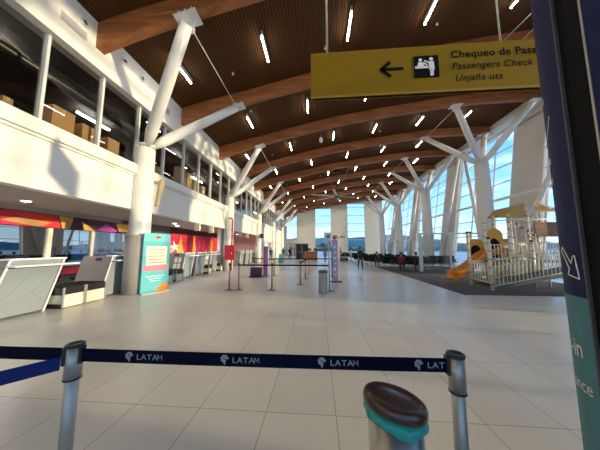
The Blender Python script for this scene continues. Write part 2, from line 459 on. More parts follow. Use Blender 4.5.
# mural bay
b = MB().box(-10.4, -10.02, 14.41, YR, 0, 3.1); struct(b.build('wall_mural_backing', M['maroon']))
t = thing('wall_mural', 'mural of crimson, orange and purple facets with a starfish behind the desks', 'mural', (-9.98, 14.45, 0))
MB().box(-.04, 0, 0, 9.0, 0, 2.65).build('mural_ground', M['crimson'], t)
TN = [0]
def tri(p, m, z=.01):
    TN[0] += 1; z = .006+.002*TN[0]; p = [(u*.86-.3 if u*.86-.3 > 0 else 0, v) for u, v in p]
    return MB().prism(p, lambda u, v, d: (d, u, v), .0, z, 0).build('colour_facet', M[m], t)
for p, m in (
    ([(.0, 0), (0, 1.7), (.5, 1.9), (.9, 0)], 'tan'), ([(.9, 0), (.6, 1.6), (1.4, 1.3), (1.6, 0)], 'violet'),
    ([(1.5, 0), (1.2, 1.5), (1.7, 2.6), (2.1, 1.4), (2.2, 0)], 'gold'), ([(2.2, 0), (2.1, 1.5), (2.7, 1.2), (3.0, 0)], 'violet'),
    ([(2.8, 0), (3.2, 2.3), (3.7, 1.3), (3.6, 0)], 'scarlet'), ([(3.4, .9), (3.7, 2.6), (4.1, 1.6), (3.9, .7)], 'amber'),
    ([(3.6, 0), (4.2, 1.4), (4.7, 2.4), (5.1, .9), (4.9, 0)], 'hotpink'), ([(4.9, 0), (5.0, 1.3), (5.6, 2.5), (5.8, 1.0), (5.5, 0)], 'scarlet'),
    ([(5.4, 0), (5.7, 1.1), (6.1, 1.6), (6.3, 0)], 'amber'), ([(6.2, 0), (6.1, 1.5), (6.9, 2.6), (7.3, 0)], 'hotpink'),
    ([(6.7, 1.4), (7.0, 2.5), (7.5, 2.2), (7.3, 1.0)], 'amber'), ([(7.2, 0), (7.5, 2.1), (8.3, 2.4), (8.8, 0)], 'scarlet')): tri(p, m)
sp = []
for k in range(10):
    a = PI/2+k*PI/5+.2; r = .42 if k % 2 == 0 else .14
    sp.append((.42+r*math.cos(a)*1.5, 1.72+r*math.sin(a)))
MB().prism(sp, lambda u, v, d: (d, u, v), .036, .05).build('starfish', M['cream'], t)
# recess end wall, piers
struct(MB().box(-10.4, XW-.3, YR, YR+.3, 0, 3.09).build('wall_recess_end', M['pinkw']))
b = MB().box(-7.4, XW-.3, 16.0, 16.8, 0, 3.09); struct(b.build('trim_3', M['pier']))
# soffit downlights
k = 0
for (x, y) in ((-8.84, 6.0), (-9.1, 10.2), (-8.3, 12.3), (-9.0, 13.6), (-8.2, 14.8), (-8.4, 3.6), (-8.4, 18.5), (-8.4, 22.8)):  # the rearmost one is added to brighten the pink end wall
    d = thing('downlight', 'round recessed downlight in the low soffit, %s of its kind by distance' % ORD[[1, 2, 3, 4, 5, 0, 6, 7][k]], 'light', (x, y, 3.085), 0, 'downlights over the check-in desks'); k += 1
    MB().lathe([(.0, -.012), (.115, -.012), (.15, -.02), (.16, 0), (0, 0)], 24).build('ring', M['aluc'], d)
    MB().lathe([(0, -.03), (.09, -.028), (.11, -.015), (0, -.015)], 24).build('lens', M['spot'], d)
    ld = bpy.data.lights.new('bulb', 'SPOT'); ld.energy = 90; ld.spot_size = 2.6; ld.spot_blend = .6; ld.color = (1, .93, .85); ld.shadow_soft_size = .09
    lo = bpy.data.objects.new('bulb', ld); COL.objects.link(lo); lo.parent = d; lo.location = (0, 0, -.05)

# wall diffusers and grilles on the band
n = 0
for yy in (5.28, 6.62, 7.40, 9.9, 12.3, 14.6, 17.0, 19.4, 21.8, 24.2, 26.6, 29.0):
    d = thing('air_nozzle', 'round air nozzle on the white band, %s from the camera' % ORD[n], 'vent', (XU, yy, 8.12), 0, 'round nozzles along the white band'); n += 1
    mt = Matrix.Rotation(PI/2, 4, 'Y')
    MB().lathe([(0, 0), (.12, 0), (.12, .03), (.085, .05), (.07, .02)], 28, m=mt).build('bezel', M['aluc'], d)
    MB().lathe([(0, .02), (.062, .022), (.06, .045), (0, .045)], 20, m=mt).build('nozzle_core', M['dgrey'], d)
n = 0
for y in (5.05, 8.7, 13.9, 16.2, 21.0, 25.8, 30.6):
    d = thing('air_grille', 'rectangular grey air grille on the white band, %s from the camera' % ORD[n], 'vent', (XU, y, 7.75), 0, 'grilles along the white band'); n += 1
    MB().box(0, .008, -.33, .33, -.13, .13).build('grille_plate', M['grille'], d)
    g = MB()
    for q in range(6): g.box(.008, .014, -.31, .31, -.115+q*.04, -.10+q*.04)
    g.build('fins', M['grille'], d)

# ------------------------------------------------------------------ far wall
b = MB()
def fw(x0, x1, z0=0, z1=None):
    n = 8
    top = [(x0+(x1-x0)*i/n, (zc(x0+(x1-x0)*i/n)+.1) if z1 is None else z1) for i in range(n+1)]
    poly = [(x0, z0), (x1, z0)]+list(reversed(top))
    b.prism(poly, lambda u, v, d: (u, d, v), YF, YF+.3)
fw(XW, -6.3); fw(-4.1, -.45); fw(2.8, 6.0); fw(9.5, 13.0)
for x0, x1 in ((-6.3, -4.1), (-.45, 2.8), (6.0, 9.5)):
    fw(x0, x1, zb((x0+x1)/2)-.1)
fw(-6.3, -4.1, 2.7, 3.3)
struct(b.build('wall_far', M['white']))
n = 5
for x0, x1, z0 in ((-6.3, -4.1, 3.3), (-.45, 2.8, 0), (6.0, 9.5, 0)):
    b = MB(); zt = zb((x0+x1)/2)-.1
    for x in (x0+.04, x1-.04): b.box(x-.04, x+.04, YF, YF+.12, z0, zt)
    z = z0 if z0 else .05
    while z < zt: b.box(x0, x1, YF, YF+.12, z-.04, z+.04); z += 1.62
    struct(b.build('window_%d' % n, M['frame'])); n += 1
    struct(MB().box(x0, x1, YF+.05, YF+.07, z0, zt).build('window_%d' % n, M['glass'])); n += 1
# entrance doors under the first far window
b = MB()
for x in (-6.3, -5.6, -4.85, -4.1): b.box(x-.05, x+.05, YF-.02, YF+.1, 0, 2.7)
b.box(-6.3, -4.1, YF-.02, YF+.1, 2.6, 2.7); b.box(-6.3, -4.1, YF-.02, YF+.1, 1.0, 1.1)
struct(b.build('door_1', M['frame']))
struct(MB().box(-6.3, -4.1, YF+.03, YF+.05, 0, 2.6).build('door_2', M['glassb']))
b = MB()
for x in (-6.7, -2.5, 1.7, 5.9, 10.1, 12.9): b.box(x-.25, x+.25, YN-.3, YN, 0, zb(x))
for z in (.1, 2.8, 5.4): b.box(XW, XR0, YN-.2, YN-.1, z-.06, z+.06)
struct(b.build('window_22', M['white']))  # unseen back end, added as an unglazed opening to let skylight in

# ------------------------------------------------------------------ right glazed wall
b = MB()
zt = 11.3
lv = [0.05, 1.35, 2.65, 3.95, 5.25, 6.55, 7.85, 9.15, 10.45]
for z in lv:
    x = xr(z); b.box(x-.04, x+.04, YN, YF, z-.03, z+.03)
y = YN+.6
while y < YF:
    b.bar((xr(0), y, 0), (xr(zt), y, zt), .06, .1, up=(0, 1, 0)); y += 2.12
struct(b.build('window_20', M['frame']))
b = MB(); b.box(xr(5.25)-.16, xr(5.25)-.02, YN, YF, 5.18, 5.36); struct(b.build('trim_4', M['steelw']))
b = MB().add([(xr(0)+.02, YN, 0), (xr(0)+.02, YF, 0), (xr(zt)+.02, YF, zt), (xr(zt)+.02, YN, zt)], [(0, 1, 2, 3)])
g = b.build('window_21', M['glass']); struct(g)
b = MB(); b.box(xr(11)-.55, xr(11)+.3, YN, YF, 11.02, 11.5); b.box(xr(10.7)-.5, xr(10.7)-.38, YN, YF, 10.35, 10.55)
struct(b.build('trim_5', M['pier']))
# broad leaning cladding piers in the glazing
n = 0
for k in range(-2, 4):
    yc = 15.5+8.49*k
    b = MB()
    x0, x1 = xr(0)-.12, xr(zt)-.12
    hw = 1.15
    b.add([(x0, yc-hw, 0), (x0, yc+hw, 0), (x0+.4, yc+hw, 0), (x0+.4, yc-hw, 0), (x1, yc-hw, zt), (x1, yc+hw, zt), (x1+.4, yc+hw, zt), (x1+.4, yc-hw, zt)],
          [(3, 2, 1, 0), (4, 5, 6, 7), (0, 1, 5, 4), (1, 2, 6, 5), (2, 3, 7, 6), (3, 0, 4, 7)])
    o = b.build('cladding_pier', M['pier'])
    struct(o); o.name = 'trim_%d' % (10+n); n += 1
# inverted V struts by the glazing
n = 0
for k in range(0, 4):
    ya = 21.3+8.49*(k-1) if k else 10.6
    t = thing('raking_strut', 'pair of slim white raking struts meeting at the roof edge, %s along the glazing' % ORD[n], 'strut', (0, 0, 0), 0, 'raking struts by the glazing'); n += 1
    for s_ in (-1, 1):
        yb = ya+s_*3.2
        if k == 0: yb = 16.3 if s_ > 0 else 5.0
        MB().tube([(12.75, yb, 0), (13.6, ya+s_*.35, 10.4)], [.16, .13], 12).build('strut', M['steelw'], t)
    MB().box(13.35, 13.85, ya-.45, ya+.45, 10.35, 10.5).build('head_plate', M['steelw'], t)

# ------------------------------------------------------------------ beams
for i, y in enumerate(BEAMS):
    b = MB(); vs = []; fs = []
    xs = [XU+.005+j*(14.3-XU)/48 for j in range(49)]
    for x in xs:
        z0, z1 = zb(x), zc(x)+.02
        vs += [(x, y-.14, z0), (x, y+.14, z0), (x, y+.14, z1), (x, y-.14, z1)]
    for j in range(48):
        for k in range(4): fs.append((j*4+k, j*4+(k+1) % 4, j*4+4+(k+1) % 4, j*4+4+k))
    fs += [(0, 1, 2, 3), (192+3, 192+2, 192+1, 192)]
    b.add(vs, fs); o = b.build('timber_beam', M['beam'])
    ii = i-4
    tag(o, ('curved laminated timber roof beam, %s in view counted from the camera' % ORD[ii]) if ii >= 0 else 'curved laminated timber roof beam behind the camera', 'beam', 'timber roof beams')

# ------------------------------------------------------------------ branching columns
def unit(v): v = Vector(v); v.normalize(); return v
def tree(name, label, x, y, ztop, r0, r1, heads, group, rb=.2):
    t = thing(name, label, 'column', (x, y, 0), 0, group)
    MB().lathe([(r0, 0), (r0*.98, ztop*.4), (r1, ztop), (r1*.9, ztop+.02)], 32).build('shaft', M['steelw'], t)
    MB().lathe([(r1*.7, ztop+.02), (r1*.7, ztop+.1), (r1*.98, ztop+.1), (r1*.98, ztop+.16), (0, ztop+.16)], 32).build('cap', M['steelw'], t)
    for (dx, dy, zh) in heads:
        h = Vector((dx, dy, zh)); d = unit((dx, dy, zh-ztop))
        a = Vector((d.x*.24, d.y*.24, ztop+.14))
        L = (h-a).length
        pts = [a, a+(h-a)*.12, a+(h-a)*.5, a+(h-a)*.97]
        arm = MB().tube(pts, [rb*.62, rb*1.02, rb, rb*.9], 20).build('arm', M['steelw'], t)
        hp = MB().box(-.34, .34, -.24, .24, -.05, 0)
        sl = (zb(x+dx+.2)-zb(x+dx-.2))/.4
        mtx = Matrix.Translation(h) @ Matrix.Rotation(-math.atan(sl), 4, 'Y')
        hp.v = [tuple(mtx @ Vector(v)) for v in hp.v]
        q = MB(); dd = -d
        q.add([h+Vector((-.26, 0, -.03)), h+Vector((.26, 0, -.03)), h+dd*.55+Vector((.12, 0, 0)), h+dd*.55-Vector((.12, 0, 0)),
               h+Vector((-.26, .06, -.03)), h+Vector((.26, .06, -.03)), h+dd*.55+Vector((.12, .06, 0)), h+dd*.55-Vector((.12, -.06, 0))],
              [(0, 1, 2, 3), (7, 6, 5, 4), (0, 1, 5, 4), (1, 2, 6, 5), (2, 3, 7, 6), (3, 0, 4, 7)])
        hp.add(q.v, q.f)
        for bx in (-.2, 0, .2):
            p = mtx @ Vector((bx, -.19, 0)); hp.tube([p, p+Vector((0, 0, .12))], .014, 6)
        hp.build('head_plate', M['steelw'], t)
    # tie rods between the two heads of a side
    sides = {}
    for h in heads: sides.setdefault(h[0] > 0, []).append(h)
    for s_, hh in sides.items():
        if len(hh) == 2:
            p, q = Vector(hh[0]), Vector(hh[1]); d = unit(q-p)
            r = MB().tube([p+d*.24+Vector((0, 0, -.12)), q-d*.24+Vector((0, 0, -.12))], .018, 8)
            for e_ in (p+d*.24, q-d*.24): r.box(e_.x-.05, e_.x+.05, e_.y-.06, e_.y+.06, e_.z-.2, e_.z)
            r.build('tie_rod', M['steelw'], t)
    return t
for k in range(5):
    y = 7.9+8.49*k; x = -6.7
    hd = [(2.85, -2.12, zb(x+2.85)), (2.85, 2.12, zb(x+2.85))]
    tt = tree('branching_column', 'white branching steel column on the left wall side, %s from the camera' % ORD[k], x, y, 5.5, .36, .33, hd, 'branching columns along the left wall', .2)
    if k == 0: MB().lathe([(.37, .0), (.42, .0), (.42, 2.12), (.37, 2.13)], 40).build('grey_sleeve', M['sleeve'], tt)
for k in range(-1, 5):
    y = 8.2+8.49*k; x = 12.0
    hd = [(-3.0, -2.12, zb(x-3)), (-3.0, 2.12, zb(x-3)), (1.75, -2.12, zb(x+1.75)), (1.75, 2.12, zb(x+1.75))]
    hd = [(a, (b_-(8.2-7.9)), c) for a, b_, c in hd]
    tree('branching_column', ('white four armed branching steel column by the right glazing, %s in view from the camera' % ORD[max(0, k-1)]) if k >= 1 else 'white four armed branching steel column hidden beyond the right edge', x, y, 7.7, .52, .43, hd, 'branching columns along the right glazing', .2)

# ------------------------------------------------------------------ ceiling lights
def tube_light(x, y, label):
    t = thing('linear_ceiling_light', label, 'light', (x, y, zc(x)-.02), 0, 'linear lights between the timber beams')
    MB().box(-.036, .036, -.60, .60, -.17, .02).build('housing', M['steelw'], t)
    MB().box(-.027, .027, -.58, .58, -.20, -.17).build('diffuser', M['tube'], t)
    return t
PROTO = None
for i in range(-2, 9):
    y = 5.78+4.245*i+2.12
    row = [-5.35, -2.0, 1.3, 4.4, 7.7, 11.0] if i % 2 == 0 else [-3.9, -.5, 2.9, 6.2, 9.5]
    for j, x in enumerate(row):
        lab = ('lit linear ceiling light, %s from the left in the gap behind the %s timber beam' % (['leftmost', 'second', 'third', 'fourth', 'fifth', 'sixth'][j], ORD[i])) if i >= 0 else 'lit linear ceiling light behind the camera'
        if PROTO is None: PROTO = tube_light(x, y, lab)
        else:
            copy_tree(PROTO, (x, y, zc(x)-.02), None, lab)
        c = None
# tilt of lights is negligible; small sprinkler heads
n = 0
pr = None
for i in range(0, 6):
    y = 5.78+4.245*i+(1.3 if i % 2 else 2.9)
    for j, x in enumerate((-3.6, .4, 5.0)):
        lab = 'tiny white ceiling sprinkler, %s from the left in the gap behind the %s timber beam' % (['first', 'second', 'third'][j], ORD[i])
        if pr is None:
            pr = MB().lathe([(.0, -.12), (.05, -.12), (.05, -.10), (.025, -.08), (.03, .0), (0, 0)], 12).build('sprinkler', M['steelw']); pr.location = (x, y, zc(x))
            tag(pr, lab, 'sprinkler', 'ceiling sprinklers')
        else:
            c = pr.copy(); COL.objects.link(c); c.location = (x, y, zc(x)); c['label'] = lab
# pendant sensor
t = thing('pendant_sensor', 'small white cylindrical pendant hanging between beams above the hall centre', 'sensor', (.3, 14.9, 9.0))
MB().lathe([(.0, 0), (.11, .02), (.13, .2), (.06, .34), (0, .34)], 16).build('sensor_body', M['wpaint'], t)
MB().tube([(0, 0, .34), (0, 0, zc(.3)-9.0)], .015, 6).build('rod', M['dsteel'], t)

# ------------------------------------------------------------------ big ceiling fan
FX, FY, FZ = 2.25, 24.9, 7.45
t = thing('ceiling_fan', 'huge black hub ceiling fan with long pale blades and guy wires', 'fan', (FX, FY, FZ))
MB().tube([(0, 0, .1), (0, 0, zc(FX)-FZ-.02)], .05, 10).build('down_rod', M['blackp'], t)
MB().box(-.3, .3, -.2, .2, zc(FX)-FZ-.3, zc(FX)-FZ-.02).build('ceiling_bracket', M['blackp'], t)
MB().lathe([(0, -.12), (.22, -.12), (.3, -.02), (.3, .08), (.16, .16), (.16, .42), (.0, .42)], 24).build('motor_hub', M['blackp'], t)
for k in range(6):
    a = .32+k*PI/3
    mm = Matrix.Rotation(a, 4, 'Z') @ Matrix.Rotation(.15, 4, 'X')
    bl = MB()
    bl.add([mm @ Vector(v) for v in ((.28, -.1, 0), (3.0, -.07, 0), (3.1, .02, 0), (3.0, .09, 0), (.28, .12, 0), (.28, -.1, .03), (3.0, -.07, .03), (3.1, .02, .03), (3.0, .09, .03), (.28, .12, .03))],
           [(4, 3, 2, 1, 0), (5, 6, 7, 8, 9)]+[(i, (i+1) % 5, 5+(i+1) % 5, 5+i) for i in range(5)])
    bl.build('blade', M['frame'], t)
for k in range(4):
    a = PI/4+k*PI/2
    x, y = 2.0*math.cos(a), 1.8*math.sin(a)
    MB().tube([(0, 0, .4), (x, y, zc(FX+x)-FZ)], .010, 5).build('guy_wire', M['dsteel'], t)

# ------------------------------------------------------------------ overhead sign
t = thing('overhead_sign', 'mustard hanging sign with left arrow and check-in pictogram', 'sign', (-.1, 4.0, 4.5))
SW, SH = 5.0, .95
MB().box(0, SW, 0, .07, 0, SH).build('sign_box', M['yellow'], t, bevel=.01)
MB().box(-.006, SW+.006, -.008, .078, .0, .04).build('bottom_rail', M['yellowd'], t)
for x in (.32, 3.52):
    for dx in (-.012, .012):
        MB().tube([(x+dx, .035, SH), (x+dx*.3, .035, 7.5-4.5+zc(x)*0+ (zc(x-.1)-7.5))], .006, 6).build('hanger_rod', M['steel'], t)
MB().tube([(3.6, .08, SH+.05), (4.9, .08, SH+1.35)], .008, 6).build('brace_wire', M['steel'], t)
p = MB()
f0 = lambda u, v, d: (u, -.004-d, v)
def stroke(mb, a, b_, wd, fn, d0=0, d1=.003, mi=0):
    dx, dy = b_[0]-a[0], b_[1]-a[1]; L = math.hypot(dx, dy); nx, ny = -dy/L*wd/2, dx/L*wd/2
    mb.prism([(a[0]+nx, a[1]+ny), (b_[0]+nx, b_[1]+ny), (b_[0]-nx, b_[1]-ny), (a[0]-nx, a[1]-ny)], fn, d0, d1, mi)
cy = .51
stroke(p, (1.35, cy), (1.74, cy), .062, f0); stroke(p, (1.325, cy-.012), (1.50, cy+.15), .068, f0); stroke(p, (1.325, cy+.012), (1.50, cy-.15), .068, f0)
p.build('arrow', M['ink'], t)
q = MB().prism([(1.93, .30), (2.38, .30), (2.38, .74), (1.93, .74)], f0, 0, .003); pc = q.build('pictogram_tile', M['ink'], t)
q = MB(); f1 = lambda u, v, d: (u, -.009-d, v)
def disc(mb, cx, cz, r, fn): mb.prism([(cx+r*math.cos(a*PI/8), cz+r*math.sin(a*PI/8)) for a in range(16)], fn, 0, .002)
disc(q, 2.05, .655, .033, f1); disc(q, 2.245, .665, .035, f1)
q.prism([(1.99, .53), (2.01, .61), (2.09, .61), (2.12, .53)], f1, 0, .002)
q.prism([(2.20, .45), (2.195, .62), (2.29, .62), (2.30, .45)], f1, 0, .002)
q.prism([(1.95, .485), (2.19, .485), (2.19, .53), (1.95, .53)], f1, 0, .002)
q.prism([(2.215, .33), (2.215, .46), (2.285, .46), (2.275, .33)], f1, 0, .002)
stroke(q, (2.10, .60), (2.17, .55), .03, f1, 0, .002); stroke(q, (2.20, .60), (2.12, .64), .025, f1, 0, .002)
q.build('pictogram', M['wpaint'], pc)
p = MB()
for s_, x, z, sz, of, sh in (('Chequeo de Pasajeros', 2.60, .665, .20, .0045, 0), ('Passengers Check - in', 2.60, .435, .18, .0015, .25), ('Unjaña uta', 2.64, .20, .18, .0015, .25)):
    add_text(p, s_, sz, lambda u, v, d, x=x, z=z: (x+u, -.006, z+v), offset=of, shear=sh, extrude=0, spacing=1.06)
p.build('lettering', M['ink'], t)

# ------------------------------------------------------------------ totem at the right
TX, TY, A, B_ = 2.1, 1.13, .88, .43
t = thing('information_totem', 'tall navy and teal curved totem standing close at the right edge', 'totem', (0, 0, 0))
def shell(y0, sgn, z0, z1, d=0):
    mb = MB(); n = 40; vs = []
    for i in range(n+1):
        th = PI*i/n
        x = TX-(A+d)*math.cos(th); y = y0+sgn*(B_+d)*math.sin(th)
        vs += [(x, y, z0), (x, y, z1)]
    fs = [(2*i, 2*i+2, 2*i+3, 2*i+1) for i in range(n)]
    mb.add(vs, fs, True)
    o = len(mb.v); mb.add([(TX-A-d, y0, z0), (TX+A+d, y0, z0), (TX+A+d, y0, z1), (TX-A-d, y0, z1)], [(0, 1, 2, 3)])
    mb.add([vs[2*i+1] for i in range(n+1)], [tuple(range(n+1))]); mb.add([vs[2*i] for i in range(n+1)], [tuple(range(n+1))])
    return mb
shell(TY, 1, 1.42, 3.6).build('upper_panel', M['navy'], t)
shell(TY, 1, 0.05, 1.42).build('lower_panel', M['teal'], t)
shell(1.017, -1, 1.42, 3.6).build('upper_panel', M['navy'], t)
shell(1.017, -1, 0.05, 1.42).build('lower_panel', M['teal'], t)
MB().box(TX-A+.012, TX+A-.012, 1.017, TY, 0, 3.58).build('core', M['black'], t)
MB().box(TX-A-.004, TX-A+.02, 1.013, 1.021, .05, 3.6).build('edge_strip', M['steel'], t)
MB().box(TX-A-.004, TX-A+.02, TY-.004, TY+.003, .05, 3.6).build('edge_strip', M['dgrey'], t)
# arc length lookup for printing on the far shell (u = distance from near edge, leftward)
ARC = [0]; AP = []
for i in range(201):
    th = PI*.6*i/200; AP.append((TX-A*math.cos(th), TY+B_*math.sin(th)))
    if i: ARC.append(ARC[-1]+math.dist(AP[i], AP[i-1]))
def on_shell(s, z, d=.002):
    s = max(0, min(ARC[-1]-1e-4, s)); i = 0
    while ARC[i+1] < s: i += 1
    f_ = (s-ARC[i])/(ARC[i+1]-ARC[i]); x = AP[i][0]+(AP[i+1][0]-AP[i][0])*f_; y = AP[i][1]+(AP[i+1][1]-AP[i][1])*f_
    nx, ny = (x-TX)/A**2, (y-TY)/B_**2; L = math.hypot(nx, ny)
    return (x+nx/L*d, y+ny/L*d, z)
def curved_text(mb, s_, size, send, z, **k):
    vs, fs = text_mesh(s_, size, align='RIGHT', extrude=0, **k)
    mb.add([on_shell(send-v.x*.8, z+v.y, .002) for v in vs], fs)
p = MB()
curved_text(p, 'Check-in', .115, .055, 1.14, offset=.001)
curved_text(p, 'distance', .085, .03, .985, offset=0)
curved_text(p, 'Bienvenidos am', .09, .135, 2.44, offset=.001)
curved_text(p, 'welcome', .075, .135, 2.10, offset=.001); curved_text(p, 'hello', .075, .135, 1.99, offset=.001)
p.build('lettering', M['wpaint'], t)
p = MB(); fs_ = lambda u, v, d: on_shell(u, v, .0015+d)
def poly_outline(mb, pts, wd):
    for i in range(len(pts)): stroke(mb, pts[i], pts[(i+1) % len(pts)], wd, fs_, 0, .002)
poly_outline(p, [(.132, 1.635), (.116, 1.655), (.062, 1.575), (.048, 1.61), (.038, 1.615), (.026, 1.505), (.09, 1.52), (.076, 1.55)], .005)
p.build('arrow', M['wpaint'], t)
p = MB(); stroke(p, (.155, 2.24), (.09, 2.35), .004, fs_, 0, .002); p.build('arrow', M['wpaint'], t)

# ------------------------------------------------------------------ foreground queue posts
def queue_post(name, label, x, y, rz, top=1.0, slots=()):
    t = thing(name, label, 'queue post', (x, y, 0), rz, 'queue posts in the foreground')
    MB().lathe([(0, 0), (.17, 0), (.175, .012), (.16, .03), (.05, .045), (0, .045)], 40).build('base', M['dsteel'], t)
    MB().tube([(0, 0, .04), (0, 0, top-.05)], .037, 28).build('pole', M['steel'], t)
    hd = MB().tube([(0, 0, top-.20), (0, 0, top)], .047, 32, sy=.98); hd.build('head_collar', M['steel'], t)
    MB().tube([(0, 0, top-.208), (0, 0, top-.198)], .049, 32).build('lower_ring', M['blackp'], t)
    MB().lathe([(0, top), (.051, top), (.053, top+.006), (.050, top+.018), (.040, top+.02), (.036, top+.012), (0, top+.012)], 32).build('top_cap', M['blackp'], t)
    for a in slots:
        m = Matrix.Rotation(a, 4, 'Z')
        MB().box(.040, .062, -.018, .018, top-.105, top+.004, m=m).build('belt_slot', M['blackp'], t)
    return t
PL = (-1.64, 1.46); PR = (.845, 1.52)
ang = math.atan2(PR[1]-PL[1], PR[0]-PL[0])
queue_post('queue_post', 'brushed steel queue post at the left, holding three belt ends', PL[0], PL[1], 0, .99, (ang, ang+PI, PI+.95))
queue_post('queue_post', 'brushed steel queue post right of the waste bin with black cap', PR[0], PR[1], 0, .985, (ang+PI, ))

def belt(a, b_, z0, z1, hgt, sag, m, label, logos=(), group='belts strung from the foreground posts'):
    a, b_ = Vector(a), Vector(b_); d = (b_-a); L = d.length; d.normalize(); nrm = Vector((d.y, -d.x))
    t = thing('queue_belt', label, 'belt', (a.x, a.y, z0), 0, group)
    def pt(s, h, off): 
        f_ = s/L; z = (z1-z0)*f_-sag*4*f_*(1-f_)+h
        q = d*s+nrm*off
        return (q.x, q.y, z)
    mb = MB(); n = 24; vs = []
    for i in range(n+1):
        s = L*i/n
        vs += [pt(s, -hgt/2, .001), pt(s, hgt/2, .001), pt(s, hgt/2, -.001), pt(s, -hgt/2, -.001)]
    fs = []
    for i in range(n):
        for k in range(4): fs.append((i*4+k, i*4+(k+1) % 4, i*4+4+(k+1) % 4, i*4+4+k))
    fs += [(0, 1, 2, 3), (n*4+3, n*4+2, n*4+1, n*4)]
    mb.add(vs, fs); mb.build('webbing', m, t)
    if logos:
        p = MB()
        for s, word in logos:
            if word == 'LATAM':
                word = 'LATA'; c0 = (.142, .176); fm = lambda u, v, dd, s=s: pt(s+u, v-.017, .003)
                for a_, b2 in (((.146, 0), (.148, .036)), ((.148, .034), (.161, .010)), ((.161, .010), (.174, .034)), ((.174, .036), (.176, 0))): stroke(p, a_, b2, .0062, fm, 0, .0005)
            add_text(p, word, .05, lambda u, v, dd, s=s: pt(s+u*1.12, v-.017, .003), offset=.0004, extrude=0, spacing=1.12)
            # stylised mark: cluster of small curved strokes
            fn = lambda u, v, dd, s=s: pt(s-.075+u, v, .0015+dd)
            for k in range(6):
                a0 = .3+k*.85; disc(p, .024+.018*math.cos(a0), .006+.017*math.sin(a0), .0085, fn)
            stroke(p, (.024, -.03), (.030, .0), .009, fn, 0, .001); stroke(p, (.006, .0), (.040, .012), .007, fn, 0, .001)
        p.build('printed_logo', M['lett'], t)
    return t
belt((PL[0]+.05, PL[1]), (PR[0]-.05, PR[1]), .935, .93, .083, .004, M['belt'], 'navy belt printed with airline wordmarks, spanning between the two foreground posts',
     ((.388, 'LATAM'), (1.034, 'LATAM'), (1.664, 'LATAM'), (2.262, 'LAT')))
belt((PL[0]-.05, PL[1]), (PL[0]-2.2, PL[1]+.03), .935, .93, .083, .01, M['belt'], 'dark navy belt running left from the foreground post out of frame')
belt((PL[0]-.04, PL[1]-.05), (PL[0]-1.2, PL[1]-1.25), .90, .90, .083, .01, M['beltb'], 'royal blue belt running from the left post towards the viewer')

# ------------------------------------------------------------------ foreground waste bin
BX, BY = .395, 1.29
t = thing('waste_bin', 'steel waste bin with tilted brown lid and teal liner in the foreground', 'bin', (BX, BY, 0))
MB().lathe([(0, 0), (.135, 0), (.135, .02), (.133, .79), (.125, .79)], 48).build('bin_body', M['steeld'], t)
MB().lathe([(0, -.004), (.14, -.004), (.14, .05), (.136, .052)], 48).build('foot_ring', M['blackp'], t)
# liner bag: frilled skirt hanging below the lid
mb = MB(); n = 96; vs = []
tilt = lambda x: -.17*x
prof = [(.128, .83), (.144, .82), (.151, .805), (.151, .79), (.145, .775)]
for r, z in prof:
    for k in range(n):
        a = 2*PI*k/n; w_ = .004*math.sin(7*a+z*30)+.003*math.sin(17*a+1)
        rr = r+w_*(1 if z < .82 else .3); x = rr*math.cos(a)
        vs.append((x, rr*math.sin(a), z+tilt(x)*.75+(.008*math.sin(5*a) if z < .78 else 0)))
fs = []
for i in range(len(prof)-1):
    for k in range(n): fs.append((i*n+k, i*n+(k+1) % n, (i+1)*n+(k+1) % n, (i+1)*n+k))
mb.add(vs, fs, True); mb.build('bin_liner', M['bag'], t)
mx_ = Matrix.Translation((0, 0, .855)) @ Matrix.Rotation(.17, 4, 'Y') @ Matrix.Rotation(-.12, 4, 'X')
MB().lathe([(.150, -.034), (.157, -.022), (.158, .0), (.150, .018), (.138, .026), (.126, .022), (.118, .012)], 56, m=mx_).build('lid_rim', M['brown'], t)
MB().lathe([(.122, .010), (.112, .008), (.09, -.008), (.06, -.022), (.03, -.028), (.001, -.030)], 56, m=mx_).build('lid_bowl', M['brownd'], t)

